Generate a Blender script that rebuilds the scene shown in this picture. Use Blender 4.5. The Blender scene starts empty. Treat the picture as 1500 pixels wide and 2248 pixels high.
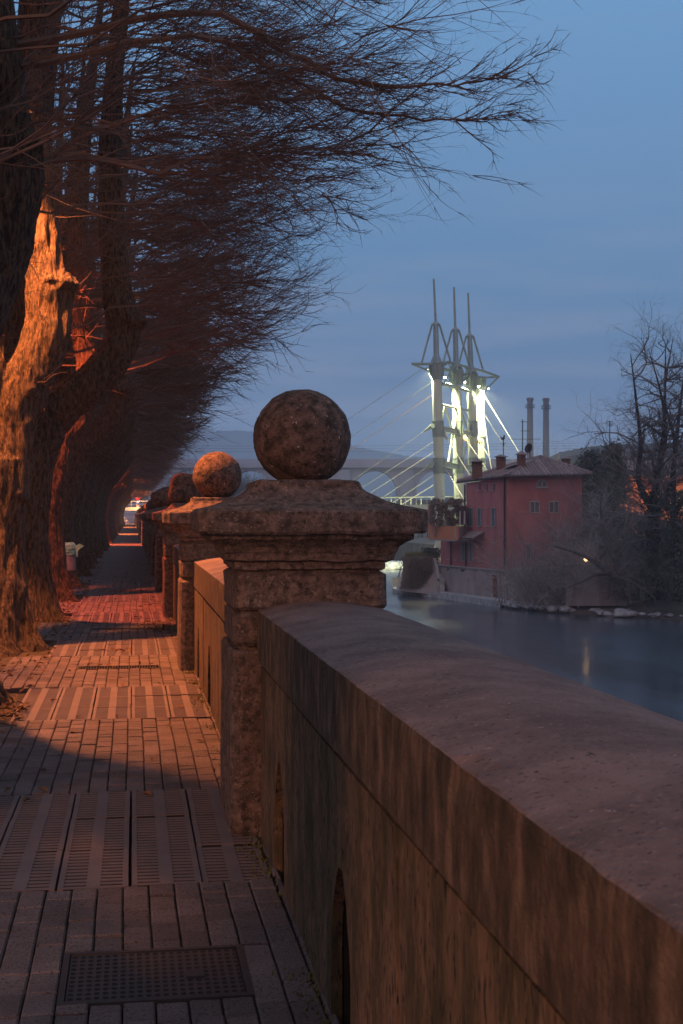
import bpy, bmesh, math, random
from mathutils import Vector, noise, Matrix
R = math.radians
scene = bpy.context.scene
COL = scene.collection
rnd = random.Random(7)

# ---------------------------------------------------------------- camera
F, HZ, EYE = 3000.0, 1129.0, 1.55
TH = math.atan(460 / 3000)
cam = bpy.data.objects.new("camera", bpy.data.cameras.new("camera"))
COL.objects.link(cam)
cam.location = (0, 0, EYE)
cam.rotation_euler = (R(90) + math.atan(5 / 3000), 0, -TH)
cam.data.sensor_fit = 'VERTICAL'
cam.data.sensor_height = 36
cam.data.sensor_width = 24
cam.data.lens = 3000 / 2248 * 36
cam.data.clip_start = 0.05
cam.data.clip_end = 9000
cam.data.dof.use_dof = True
cam.data.dof.focus_distance = 9.0
cam.data.dof.aperture_fstop = 13
scene.camera = cam

# ---------------------------------------------------------------- sky (blue hour)
world = bpy.data.worlds.new("World")
scene.world = world
world.use_nodes = True
wn, wl = world.node_tree.nodes, world.node_tree.links
wn.clear()
wo = wn.new('ShaderNodeOutputWorld'); bg = wn.new('ShaderNodeBackground')
tc = wn.new('ShaderNodeTexCoord'); sx = wn.new('ShaderNodeSeparateXYZ'); ramp = wn.new('ShaderNodeValToRGB')
wl.new(tc.outputs['Generated'], sx.inputs[0]); wl.new(sx.outputs['Z'], ramp.inputs[0])
cr = ramp.color_ramp
def lin(c):
    return tuple(((v / 255 + 0.055) / 1.055) ** 2.4 if v > 10 else v / 255 / 12.92 for v in c) + (1,)
SKY_STRENGTH = 1.12
SKY = [(0.0, (108, 126, 158)), (0.05, (99, 126, 160)), (0.11, (95, 130, 169)), (0.2, (96, 137, 179)),
       (0.34, (103, 149, 194)), (0.6, (138, 160, 192)), (1.0, (150, 168, 196))]
cr.elements[0].position = 0; cr.elements[0].color = lin(SKY[0][1])
cr.elements[1].position = 1; cr.elements[1].color = lin(SKY[-1][1])
for p_, c_ in SKY[1:-1]:
    e = cr.elements.new(p_); e.color = lin(c_)
# soft streaky clouds
mp = wn.new('ShaderNodeMapping'); mp.inputs['Scale'].default_value = (3.0, 3.0, 26.0)
nz = wn.new('ShaderNodeTexNoise'); nz.inputs['Scale'].default_value = 1.7; nz.inputs['Detail'].default_value = 4
nz.inputs['Roughness'].default_value = 0.5
wl.new(tc.outputs['Generated'], mp.inputs[0]); wl.new(mp.outputs[0], nz.inputs[0])
cm = wn.new('ShaderNodeMapRange'); cm.inputs[1].default_value = 0.42; cm.inputs[2].default_value = 0.64
cm.inputs[3].default_value = 0; cm.inputs[4].default_value = 0.75
wl.new(nz.outputs[0], cm.inputs[0])
lowm = wn.new('ShaderNodeMapRange'); lowm.inputs[1].default_value = 0.10; lowm.inputs[2].default_value = 0.24
lowm.inputs[3].default_value = 1; lowm.inputs[4].default_value = 0.15
wl.new(sx.outputs['Z'], lowm.inputs[0])
mul = wn.new('ShaderNodeMath'); mul.operation = 'MULTIPLY'
wl.new(cm.outputs[0], mul.inputs[0]); wl.new(lowm.outputs[0], mul.inputs[1])
mix = wn.new('ShaderNodeMix'); mix.data_type = 'RGBA'
wl.new(mul.outputs[0], mix.inputs[0]); wl.new(ramp.outputs[0], mix.inputs[6]); mix.inputs[7].default_value = lin((128, 146, 176))
# afterglow low in the sky behind the camera
dotn = wn.new('ShaderNodeVectorMath'); dotn.operation = 'DOT_PRODUCT'; wl.new(tc.outputs['Generated'], dotn.inputs[0]); dotn.inputs[1].default_value = (-0.35, -0.93, 0.12)
ag = wn.new('ShaderNodeMapRange'); ag.interpolation_type = 'SMOOTHSTEP'; ag.inputs[1].default_value = 0.1; ag.inputs[2].default_value = 1.0; ag.inputs[3].default_value = 0; ag.inputs[4].default_value = 0.6
wl.new(dotn.outputs['Value'], ag.inputs[0])
mix2 = wn.new('ShaderNodeMix'); mix2.data_type = 'RGBA'
wl.new(ag.outputs[0], mix2.inputs[0]); wl.new(mix.outputs[2], mix2.inputs[6]); mix2.inputs[7].default_value = (.78, .46, .42, 1)
wl.new(mix2.outputs[2], bg.inputs[0]); bg.inputs[1].default_value = SKY_STRENGTH
wl.new(bg.outputs[0], wo.inputs[0])

scene.view_settings.view_transform = 'Standard'
scene.view_settings.look = 'None'
scene.view_settings.exposure = 0.0
scene.view_settings.gamma = 1.0
scene.cycles.max_bounces = 6
scene.cycles.volume_bounces = 2
scene.cycles.sample_clamp_indirect = 3.0
try:
    scene.cycles.use_denoising = True
except Exception:
    pass

# ---------------------------------------------------------------- helpers
st, ct = math.sin(TH), math.cos(TH)
def P(px, py, z):
    "point at camera depth z seen at photo pixel px, py"
    u = (px - 750) / F
    return Vector((z * (st + u * ct), z * (ct - u * st), EYE - z * (py - HZ) / F))
def PG(px, py, Z):
    "point at world height Z seen at photo pixel px, py"
    return P(px, py, (EYE - Z) * F / (py - HZ))

ORG = {}
def org(o):
    return ORG.get(o.name, Vector((0, 0, 0))) if o else Vector((0, 0, 0))
def tag(o, label=None, cat=None, group=None, kind=None):
    if label: o['label'] = label
    if cat: o['category'] = cat
    if group: o['group'] = group
    if kind: o['kind'] = kind
    return o
def empty(name, loc, label, cat, group=None):
    o = bpy.data.objects.new(name, None); COL.objects.link(o)
    o.location = loc; ORG[o.name] = Vector(loc); o.empty_display_size = 0.2
    return tag(o, label, cat, group)
def mesh(name, v, f, m, parent=None, smooth=False, origin=None):
    if parent is not None: o0 = org(parent)
    elif origin is not None: o0 = Vector(origin)
    else:
        xs = [p[0] for p in v]; ys = [p[1] for p in v]; zs = [p[2] for p in v]
        o0 = Vector(((min(xs) + max(xs)) / 2, (min(ys) + max(ys)) / 2, min(zs)))
    me = bpy.data.meshes.new(name)
    me.from_pydata([(p[0] - o0.x, p[1] - o0.y, p[2] - o0.z) for p in v], [], f)
    me.materials.append(m)
    if smooth:
        me.polygons.foreach_set('use_smooth', [True] * len(me.polygons))
    me.update()
    o = bpy.data.objects.new(name, me); COL.objects.link(o)
    if parent is not None:
        o.parent = parent; ORG[o.name] = o0
    else:
        o.location = o0; ORG[o.name] = o0
    return o
def copy_tree(o, parent=None, off=None):
    c = o.copy(); COL.objects.link(c)
    if parent is not None: c.parent = parent
    if off is not None: c.location = Vector(o.location) + Vector(off)
    for ch in list(o.children): copy_tree(ch, c)
    return c

class MB:
    def __init__(s): s.v = []; s.f = []
    def add(s, v, f):
        n = len(s.v); s.v += [tuple(p) for p in v]; s.f += [tuple(i + n for i in q) for q in f]
    def box(s, a, b):
        x0, y0, z0 = a; x1, y1, z1 = b
        s.add([(x0,y0,z0),(x1,y0,z0),(x1,y1,z0),(x0,y1,z0),(x0,y0,z1),(x1,y0,z1),(x1,y1,z1),(x0,y1,z1)],
              [(0,3,2,1),(4,5,6,7),(0,1,5,4),(1,2,6,5),(2,3,7,6),(3,0,4,7)])
    def hexa(s, p):      # 8 points: bottom 4 then top 4
        s.add(p, [(0,3,2,1),(4,5,6,7),(0,1,5,4),(1,2,6,5),(2,3,7,6),(3,0,4,7)])
    def tube(s, pts, rad, n=8, caps=True, rough=0, seed=0):
        if isinstance(rad, (int, float)): rad = [rad] * len(pts)
        pts = [Vector(p) for p in pts]; rings = []
        d0 = (pts[1] - pts[0]).normalized()
        side = d0.orthogonal().normalized()
        v = []
        for i, p in enumerate(pts):
            if i == 0: d = pts[1] - pts[0]
            elif i == len(pts) - 1: d = pts[-1] - pts[-2]
            else: d = pts[i + 1] - pts[i - 1]
            d.normalize()
            side = side - d * side.dot(d)
            if side.length < 1e-6: side = d.orthogonal()
            side.normalize(); up = d.cross(side)
            for k in range(n):
                a = 2 * math.pi * k / n
                dr = side * math.cos(a) + up * math.sin(a)
                r = rad[i]
                if rough: r *= 1 + rough * noise.noise((p + dr * rad[i]) * 2.2 + Vector((seed, 0, 0)))
                v.append(p + dr * r)
        f = []
        for i in range(len(pts) - 1):
            for k in range(n):
                a = i * n + k; b = i * n + (k + 1) % n
                f.append((a, b, b + n, a + n))
        if caps:
            f.append(tuple(range(n - 1, -1, -1))); f.append(tuple((len(pts) - 1) * n + k for k in range(n)))
        s.add(v, f)
    def cyl(s, a, b, r0, r1=None, n=12):
        s.tube([a, b], [r0, r0 if r1 is None else r1], n)
    def beam(s, a, b, w, h, up=(0, 0, 1)):
        a = Vector(a); b = Vector(b); d = (b - a).normalized(); up = Vector(up)
        sd = d.cross(up).normalized(); u = sd.cross(d).normalized()
        q = [a - sd*w/2 - u*h/2, a + sd*w/2 - u*h/2, b + sd*w/2 - u*h/2, b - sd*w/2 - u*h/2,
             a - sd*w/2 + u*h/2, a + sd*w/2 + u*h/2, b + sd*w/2 + u*h/2, b - sd*w/2 + u*h/2]
        s.hexa(q)
    def lathe(s, c, prof, n=20):   # prof (r, z)
        c = Vector(c); v = []; f = []
        for r, z in prof:
            for k in range(n):
                a = 2 * math.pi * k / n
                v.append(c + Vector((r * math.cos(a), r * math.sin(a), z)))
        for i in range(len(prof) - 1):
            for k in range(n):
                a = i * n + k; b = i * n + (k + 1) % n
                f.append((a, b, b + n, a + n))
        f.append(tuple(range(n - 1, -1, -1))); f.append(tuple((len(prof) - 1) * n + k for k in range(n)))
        s.add(v, f)
    def prism(s, poly, ext):       # poly: list of 3-D points, extruded along ext
        n = len(poly); ext = Vector(ext)
        v = [Vector(p) for p in poly] + [Vector(p) + ext for p in poly]
        f = [tuple(range(n)), tuple(range(2 * n - 1, n - 1, -1))]
        for i in range(n):
            j = (i + 1) % n; f.append((j, i, i + n, j + n))
        s.add(v, f)
    def loft_square(s, cx, cy, levels, per=14, amp=0.004, seed=0, caps=True):
        # levels: (half width x, half width y, z, corner radius)
        v = []; N = per * 4
        for hx, hy, z, cr_ in levels:
            for k in range(N):
                sd, t = divmod(k, per); t = t / per
                q = [(-1, -1), (1, -1), (1, 1), (-1, 1)]
                a = q[sd]; b = q[(sd + 1) % 4]
                x = a[0] + (b[0] - a[0]) * t; y = a[1] + (b[1] - a[1]) * t
                X, Y = x * hx, y * hy
                if t == 0 and cr_: X -= math.copysign(cr_ * 0.6, X); Y -= math.copysign(cr_ * 0.6, Y)
                p = Vector((cx + X, cy + Y, z))
                nv = noise.noise_vector(p * 9 + Vector((seed, 0, 0))) * amp + noise.noise_vector(p * 31) * amp * 0.6
                v.append(p + nv)
        f = []
        L = len(levels)
        for i in range(L - 1):
            for k in range(N):
                a = i * N + k; b = i * N + (k + 1) % N
                f.append((a, b, b + N, a + N))
        if caps:
            f.append(tuple(range(N - 1, -1, -1))); f.append(tuple((L - 1) * N + k for k in range(N)))
        s.add(v, f)
    def build(s, name, m, parent=None, smooth=False, origin=None):
        return mesh(name, s.v, s.f, m, parent, smooth, origin)

# ---------------------------------------------------------------- materials
def mat(name, c1, c2=None, scale=5, rough=0.85, bump=0.3, bdist=0.02, stretch=(1, 1, 1), detail=8, metal=0,
        c3=None, s3=30, t3=(0.6, 0.7), speck=None, sps=60, spt=(0.7, 0.74), emit=None, estr=0, contrast=(0.35, 0.65), bscale=None, spec=0.3, island=0, pit=None, ps=55, pt=(0.58, 0.63)):
    m = bpy.data.materials.new(name); m.use_nodes = True
    nt = m.node_tree; nd = nt.nodes; lk = nt.links
    b = nd['Principled BSDF']; b.inputs['Roughness'].default_value = rough; b.inputs['Metallic'].default_value = metal
    b.inputs['Specular IOR Level'].default_value = spec
    b.inputs['Base Color'].default_value = (*c1, 1)
    if emit:
        b.inputs['Emission Color'].default_value = (*emit, 1); b.inputs['Emission Strength'].default_value = estr
    if c2 is None: return m
    t = nd.new('ShaderNodeTexCoord'); mpn = nd.new('ShaderNodeMapping'); mpn.inputs['Scale'].default_value = stretch
    g = nd.new('ShaderNodeNewGeometry')
    lk.new(g.outputs['Position'], mpn.inputs[0])
    def N(sc, det=detail):
        n = nd.new('ShaderNodeTexNoise'); n.inputs['Scale'].default_value = sc; n.inputs['Detail'].default_value = det
        n.inputs['Roughness'].default_value = 0.62
        lk.new(mpn.outputs[0], n.inputs[0]); return n
    def MR(src, a, c, lo=0, hi=1):
        r = nd.new('ShaderNodeMapRange'); r.inputs[1].default_value = a; r.inputs[2].default_value = c
        r.inputs[3].default_value = lo; r.inputs[4].default_value = hi; lk.new(src, r.inputs[0]); return r.outputs[0]
    def MX(fac, a, bb):
        x = nd.new('ShaderNodeMix'); x.data_type = 'RGBA'; lk.new(fac, x.inputs[0])
        if isinstance(a, tuple): x.inputs[6].default_value = (*a, 1)
        else: lk.new(a, x.inputs[6])
        x.inputs[7].default_value = (*bb, 1); return x.outputs[2]
    n1 = N(scale)
    col = MX(MR(n1.outputs[0], *contrast), c1, c2)
    if c3: col = MX(MR(N(s3).outputs[0], *t3), col, c3)
    if speck: col = MX(MR(N(sps, 2).outputs[0], *spt), col, speck)
    if pit: col = MX(MR(N(ps, 3).outputs[0], *pt), col, pit)
    if island:
        rm = nd.new('ShaderNodeMapRange'); rm.inputs[3].default_value = 1 - island; rm.inputs[4].default_value = 1 + island
        lk.new(g.outputs['Random Per Island'], rm.inputs[0])
        hs = nd.new('ShaderNodeHueSaturation'); lk.new(rm.outputs[0], hs.inputs['Value']); lk.new(col, hs.inputs['Color']); col = hs.outputs[0]
    lk.new(col, b.inputs['Base Color'])
    bp = nd.new('ShaderNodeBump'); bp.inputs['Strength'].default_value = bump; bp.inputs['Distance'].default_value = bdist
    nb = N(bscale or scale * 6)
    lk.new(nb.outputs[0], bp.inputs['Height']); lk.new(bp.outputs[0], b.inputs['Normal'])
    return m

M = {}
M['stone'] = mat('weathered_stone', (0.20, 0.132, 0.10), (0.055, 0.04, 0.03), 20, 0.92, 0.9, 0.015, c3=(0.30, 0.2, 0.165), s3=38,
                 t3=(0.56, 0.72), speck=(0.34, 0.24, 0.19), sps=80, spt=(0.62, 0.72), contrast=(0.36, 0.64), pit=(.035, .026, .02), ps=44, pt=(.55, .7))
M['ball'] = mat('lichen_stone', (0.185, 0.108, 0.078), (0.045, 0.032, 0.022), 16, 0.9, 0.9, 0.014, c3=(0.25, 0.165, 0.12), s3=26,
                t3=(0.56, 0.72), speck=(0.48, 0.34, 0.27), sps=46, spt=(0.67, 0.72), contrast=(0.38, 0.62), pit=(.03, .022, .015), ps=34, pt=(.54, .68))
M['coping'] = mat('coping_stone', (0.19, 0.135, 0.125), (0.125, 0.088, 0.08), 5, 0.8, 0.5, 0.008, c3=(0.25, 0.17, 0.15), s3=60,
                  t3=(0.6, 0.75), speck=(0.42, 0.30, 0.26), sps=70, spt=(0.74, 0.77))
M['wall'] = mat('streaked_plaster', (0.165, 0.10, 0.055), (0.058, 0.046, 0.02), 3.2, 0.92, 1.0, 0.012, stretch=(2.2, 2.2, 0.9),
                c3=(0.24, 0.14, 0.085), s3=11, t3=(0.54, 0.75), contrast=(0.38, 0.62), speck=(0.04, 0.032, 0.02), sps=24, spt=(0.58, 0.68), bscale=38, pit=(.02, .015, .008), ps=17, pt=(.58, .66))
M['dark'] = mat('dark_recess', (0.03, 0.022, 0.018), (0.015, 0.012, 0.01), 8, 0.95)  # painted shade in arch openings and plate slots; also mortar joint and rubble
M['paver'] = mat('concrete_paver', (0.145, 0.108, 0.10), (0.09, 0.068, 0.063), 3, 0.8, 0.8, 0.006, c3=(0.25, 0.2, 0.18), s3=110,
                 t3=(0.6, 0.7), speck=(0.34, 0.28, 0.25), sps=170, spt=(0.68, 0.72), bscale=90, island=.22, pit=(.03, .024, .022), ps=95, pt=(.57, .62))
M['plate'] = mat('slotted_plate', (0.16, 0.122, 0.115), (0.125, 0.10, 0.098), 4, 0.75, 0.5, 0.004, c3=(0.21, 0.17, 0.16), s3=90, t3=(0.6, 0.7), bscale=80)
M['soil'] = mat('soil', (0.10, 0.075, 0.05), (0.05, 0.038, 0.026), 6, 0.95, 1.0, 0.05, c3=(0.13, 0.11, 0.05), s3=25, bscale=30)
M['asphalt'] = mat('asphalt', (0.05, 0.05, 0.052), (0.035, 0.035, 0.036), 6, 0.9)
M['bark'] = mat('bark', (0.12, 0.078, 0.05), (0.03, 0.021, 0.016), 13, 0.9, 1.0, 0.09, stretch=(2.4, 2.4, 0.6), c3=(0.19, 0.125, 0.06), s3=22,
                t3=(0.55, 0.72), bscale=9, contrast=(0.42, 0.58))
M['twig'] = mat('twig_bark', (0.17, 0.115, 0.09), (0.10, 0.066, 0.052), 1.5, 0.85, 0.0)
M['shoot'] = mat('young_shoot', (0.20, 0.16, 0.06), (0.14, 0.09, 0.04), 1.5, 0.7, 0.0)
M['leaf'] = mat('dead_leaf', (0.17, 0.085, 0.035), (0.09, 0.045, 0.02), 9, 0.8, 0.2)
M['moss'] = mat('moss', (0.14, 0.13, 0.025), (0.07, 0.075, 0.02), 20, 0.95, 0.5)
M['grass'] = mat('dry_grass', (0.20, 0.15, 0.06), (0.08, 0.08, 0.03), 1.2, 0.9)
M['iron'] = mat('cast_iron', (0.05, 0.042, 0.042), (0.035, 0.03, 0.03), 12, 0.6, 0.3, 0.003)
M['pylon'] = mat('painted_steel', (0.50, 0.55, 0.46), (0.44, 0.49, 0.41), 0.8, 0.5, 0.05)
M['pylon_dark'] = mat('weathered_steel', (0.30, 0.36, 0.34), (0.22, 0.28, 0.27), 0.8, 0.6, 0.05)
M['cable'] = mat('cable_steel', (0.34, 0.35, 0.34), None, rough=0.5)
M['rust'] = mat('primer_socket', (0.5, 0.3, 0.18), None, rough=0.6)
M['lampglow'] = mat('flood_lens', (1, 1, 1), None, emit=(1, 0.93, 0.68), estr=60)
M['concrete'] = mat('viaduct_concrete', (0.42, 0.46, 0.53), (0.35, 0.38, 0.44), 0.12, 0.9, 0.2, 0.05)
M['red'] = mat('red_plaster', (0.50, 0.185, 0.17), (0.37, 0.13, 0.125), 0.7, 0.9, 0.25, 0.02, stretch=(1, 1, 0.5), c3=(0.40, 0.12, 0.10), s3=2.5, t3=(0.58, 0.75))
M['orange'] = mat('orange_plaster', (0.62, 0.24, 0.12), (0.54, 0.20, 0.10), 0.6, 0.9, 0.2)
M['basewall'] = mat('render_base', (0.42, 0.345, 0.32), (0.30, 0.25, 0.235), 0.7, 0.9, 0.3, 0.03, stretch=(1.4, 1.4, 0.5), c3=(0.10, 0.085, 0.08), s3=0.9, t3=(0.62, 0.75))
M['tiles'] = mat('roof_tiles', (0.32, 0.23, 0.21), (0.17, 0.125, 0.12), 2.5, 0.85, 0.4, 0.03, speck=(0.34, 0.26, 0.23), sps=5, spt=(0.6, 0.66), island=.35)
M['shutter'] = mat('grey_shutter', (0.24, 0.27, 0.27), (0.19, 0.215, 0.22), 3, 0.7, 0.1)
M['frame'] = mat('pale_frame', (0.42, 0.38, 0.36), None, rough=0.7)
M['glass'] = mat('window_glass', (0.03, 0.035, 0.045), None, rough=0.08, spec=0.8)
M['pipe'] = mat('dark_pipe', (0.06, 0.035, 0.035), None, rough=0.6)
M['brick'] = mat('chimney_brick', (0.22, 0.10, 0.07), (0.14, 0.07, 0.05), 3, 0.9, 0.3)
M['chimney'] = mat('stack_brick', (0.17, 0.14, 0.15), (0.14, 0.12, 0.13), 0.2, 0.9)
M['rock'] = mat('river_rock', (0.55, 0.54, 0.54), (0.3, 0.29, 0.295), 1.5, 0.85, 0.5, 0.05, c3=(0.5, 0.5, 0.52), s3=0.9, t3=(0.6, 0.66))
M['bank'] = mat('bank_soil', (0.19, 0.15, 0.125), (0.11, 0.09, 0.078), 0.5, 0.95, 0.5, 0.1, c3=(0.16, 0.13, 0.10), s3=2)
M['bush'] = mat('grey_brush', (0.34, 0.30, 0.28), (0.22, 0.19, 0.18), 0.4, 0.9, 0.0)
M['farbush'] = mat('far_brush', (0.10, 0.085, 0.08), (0.065, 0.058, 0.055), 0.05, 0.9, 0.0)
M['evergreen'] = mat('evergreen_leaf', (0.10, 0.105, 0.08), (0.05, 0.055, 0.045), 0.7, 0.85, 0.0)
M['ivy'] = mat('ivy_leaf', (0.15, 0.13, 0.10), (0.26, 0.19, 0.14), 0.9, 0.85, 0.0)
M['hill'] = mat('wooded_hill', (0.06, 0.06, 0.055), (0.035, 0.036, 0.034), 0.02, 0.95)
M['bin'] = mat('bin_metal', (0.28, 0.27, 0.28), (0.22, 0.21, 0.22), 5, 0.5, 0.1, metal=0.4)
M['bag'] = mat('plastic_bag', (0.16, 0.42, 0.36), (0.12, 0.34, 0.30), 8, 0.35, 0.5, 0.03)
M['galv'] = mat('galvanised_post', (0.35, 0.35, 0.36), None, rough=0.5, metal=0.5)
M['signred'] = mat('sign_red', (0.75, 0.02, 0.03), None, rough=0.4)
M['signwhite'] = mat('sign_white', (0.85, 0.85, 0.85), None, rough=0.4)
M['signblue'] = mat('sign_blue', (0.02, 0.07, 0.40), None, rough=0.4)
M['signback'] = mat('sign_back', (0.08, 0.08, 0.085), None, rough=0.6)
M['railwhite'] = mat('white_rail', (0.7, 0.68, 0.65), None, rough=0.6)
M['warmlens'] = mat('lamp_lens', (1, 0.8, 0.5), None, emit=(1, 0.55, 0.2), estr=6)
M['banklamp'] = mat('bank_lamp_lens', (1, 0.8, 0.5), None, emit=(1, 0.62, 0.28), estr=5)
M['foam'] = mat('weir_foam', (0.7, 0.75, 0.8), (0.25, 0.3, 0.36), 0.6, 0.7, 0.5, 0.1)

def coping_mat():
    m = mat('coping_stone', (0.215, 0.145, 0.122), (0.115, 0.076, 0.064), 4, 0.8, 1.0, 0.014, c3=(0.24, 0.165, 0.145), s3=55,
                  t3=(0.56, 0.7), speck=(0.44, 0.31, 0.27), sps=60, spt=(0.70, 0.73), bscale=60, contrast=(.38, .62), pit=(.05, .035, .03), ps=70, pt=(.6, .66))
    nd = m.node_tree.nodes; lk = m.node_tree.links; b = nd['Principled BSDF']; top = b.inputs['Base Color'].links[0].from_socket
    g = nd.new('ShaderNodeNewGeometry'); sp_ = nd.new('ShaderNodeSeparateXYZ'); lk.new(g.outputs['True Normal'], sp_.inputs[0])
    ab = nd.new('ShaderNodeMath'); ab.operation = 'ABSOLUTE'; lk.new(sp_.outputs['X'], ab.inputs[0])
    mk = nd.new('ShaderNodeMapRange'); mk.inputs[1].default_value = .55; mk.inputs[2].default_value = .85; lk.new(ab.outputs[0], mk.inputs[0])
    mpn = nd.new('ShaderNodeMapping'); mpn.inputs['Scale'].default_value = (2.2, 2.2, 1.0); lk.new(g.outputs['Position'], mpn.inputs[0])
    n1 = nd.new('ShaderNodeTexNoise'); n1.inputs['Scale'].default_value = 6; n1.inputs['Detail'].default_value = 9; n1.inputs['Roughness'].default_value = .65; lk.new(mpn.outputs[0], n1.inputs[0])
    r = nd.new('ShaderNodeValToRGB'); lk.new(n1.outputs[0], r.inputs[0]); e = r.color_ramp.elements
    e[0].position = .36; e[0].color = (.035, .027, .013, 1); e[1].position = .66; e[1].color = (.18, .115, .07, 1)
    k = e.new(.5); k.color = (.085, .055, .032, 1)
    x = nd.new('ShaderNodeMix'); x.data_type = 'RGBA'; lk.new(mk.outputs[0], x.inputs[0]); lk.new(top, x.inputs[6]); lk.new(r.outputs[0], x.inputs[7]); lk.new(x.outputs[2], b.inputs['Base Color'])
    return m
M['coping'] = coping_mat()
def water_mat():
    m = bpy.data.materials.new('river_water'); m.use_nodes = True
    nd = m.node_tree.nodes; lk = m.node_tree.links; b = nd['Principled BSDF']
    b.inputs['Base Color'].default_value = (0.07, 0.088, 0.105, 1); b.inputs['Roughness'].default_value = 0.16
    b.inputs['Specular IOR Level'].default_value = 0.7; b.inputs['IOR'].default_value = 1.45
    g = nd.new('ShaderNodeNewGeometry'); mp_ = nd.new('ShaderNodeMapping'); mp_.inputs['Rotation'].default_value = (0, 0, R(-12))
    mp_.inputs['Scale'].default_value = (0.35, 0.12, 1)
    n = nd.new('ShaderNodeTexNoise'); n.inputs['Scale'].default_value = 1.3; n.inputs['Detail'].default_value = 5
    lk.new(g.outputs['Position'], mp_.inputs[0]); lk.new(mp_.outputs[0], n.inputs[0])
    bp = nd.new('ShaderNodeBump'); bp.inputs['Strength'].default_value = 0.3; bp.inputs['Distance'].default_value = 0.12
    lk.new(n.outputs[0], bp.inputs['Height']); lk.new(bp.outputs[0], b.inputs['Normal'])
    n2 = nd.new('ShaderNodeTexNoise'); n2.inputs['Scale'].default_value = 0.5; n2.inputs['Detail'].default_value = 3
    lk.new(mp_.outputs[0], n2.inputs[0])
    mr = nd.new('ShaderNodeMapRange'); mr.inputs[1].default_value = 0.35; mr.inputs[2].default_value = 0.65
    mr.inputs[3].default_value = 0.13; mr.inputs[4].default_value = 0.24
    lk.new(n2.outputs[0], mr.inputs[0]); lk.new(mr.outputs[0], b.inputs['Roughness'])
    return m
M['water'] = water_mat()
def cover_mat():
    m = mat('perforated_cover', (0.05, 0.043, 0.043), None, rough=0.6)
    nd = m.node_tree.nodes; lk = m.node_tree.links; b = nd['Principled BSDF']
    g = nd.new('ShaderNodeNewGeometry')
    v = nd.new('ShaderNodeTexVoronoi'); v.inputs['Randomness'].default_value = 0.0; v.inputs['Scale'].default_value = 1
    mp_ = nd.new('ShaderNodeMapping'); mp_.inputs['Scale'].default_value = (36, 24, 0.001)
    lk.new(g.outputs['Position'], mp_.inputs[0]); lk.new(mp_.outputs[0], v.inputs[0])
    mr = nd.new('ShaderNodeMapRange'); mr.inputs[1].default_value = 0.28; mr.inputs[2].default_value = 0.36
    lk.new(v.outputs['Distance'], mr.inputs[0])
    mx = nd.new('ShaderNodeMix'); mx.data_type = 'RGBA'; lk.new(mr.outputs[0], mx.inputs[0])
    mx.inputs[6].default_value = (0.008, 0.007, 0.007, 1); mx.inputs[7].default_value = (0.05, 0.042, 0.042, 1)
    lk.new(mx.outputs[2], b.inputs['Base Color'])
    bp = nd.new('ShaderNodeBump'); bp.inputs['Distance'].default_value = 0.01; lk.new(mr.outputs[0], bp.inputs['Height']); lk.new(bp.outputs[0], b.inputs['Normal'])
    return m
M['cover'] = cover_mat()

# ---------------------------------------------------------------- SETTING: ground, path, river
WATER = -5.95
PITCH = 7.06          # pillar spacing
NP = 31               # pillars along the promenade
TP = 4.72; T0 = 6.75 - TP   # tree spacing, first tree
BACK = -14.0
END = 6.6 + PITCH * (NP - 1) + 1

b = MB()
# soil sheet with relief near the camera
nx, ny = 26, 480
X0, X1 = -5.0, 1.24
Y0, Y1 = -3.0, 60.0
def in_band0(y): return ((y - (T0 - .98 - .25)) % TP) < 2.45 or 4.2 < y < 5.1
def soil_h(x, y):
    h = -0.035 + 0.03 * noise.noise(Vector((x * 1.3, y * 1.3, 0))) + 0.018 * noise.noise(Vector((x * 6, y * 6, 3)))
    if x > -0.75: h = -0.15 if y < 1 or y > 5.5 or y < 4 else -.15
    if x > -0.75 and not in_band0(y) and x < .6: h = -.02
    return min(h, -0.004 if x > -1.3 else 0.05)
v = []; f = []
for j in range(ny + 1):
    for i in range(nx + 1):
        x = X0 + (X1 - X0) * i / nx; y = Y0 + (Y1 - Y0) * j / ny
        v.append((x, y, soil_h(x, y)))
for j in range(ny):
    for i in range(nx):
        a = j * (nx + 1) + i; f.append((a, a + 1, a + nx + 2, a + nx + 1))
b.add(v, f)
b.add([(-5, 60, -0.03), (0.64, 60, -0.03), (0.64, 420, -0.03), (-5, 420, -0.03)], [(0, 1, 2, 3)])
tag(b.build('ground', M['soil'], smooth=True), kind='structure')
b = MB(); b.add([(-70, BACK, -0.06), (-5, BACK, -0.06), (-5, 420, -0.06), (-70, 420, -0.06)], [(0, 1, 2, 3)])
tag(b.build('road', M['asphalt']), kind='structure')
b = MB(); b.box((-5.05, BACK, -0.3), (-4.85, 420, 0.06))
tag(b.build('kerb', M['concrete']), kind='structure')

# paved path: real pavers and slotted plates near, sheet beyond
path = MB(); plates = MB()
def paver(mb, x0, y0, x1, y1, zt, ch=0.006):
    tx, ty = rnd.uniform(-0.004, 0.004), rnd.uniform(-0.004, 0.004)
    zt += rnd.uniform(-0.003, 0.003)
    def z(x, y, base): return base + tx * (x - x0) / (x1 - x0) + ty * (y - y0) / (y1 - y0)
    o = [(x0, y0), (x1, y0), (x1, y1), (x0, y1)]; i_ = [(x0+ch, y0+ch), (x1-ch, y0+ch), (x1-ch, y1-ch), (x0+ch, y1-ch)]
    v = [(x, y, -0.05) for x, y in o] + [(x, y, z(x, y, zt - ch)) for x, y in o] + [(x, y, z(x, y, zt)) for x, y in i_]
    mb.add(v, [(0,1,5,4),(1,2,6,5),(2,3,7,6),(3,0,4,7),(4,5,9,8),(5,6,10,9),(6,7,11,10),(7,4,8,11),(8,9,10,11)])
bands = [(T0 + TP * k - 0.98, T0 + TP * k + 1.0) for k in range(0, 7)]
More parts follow.
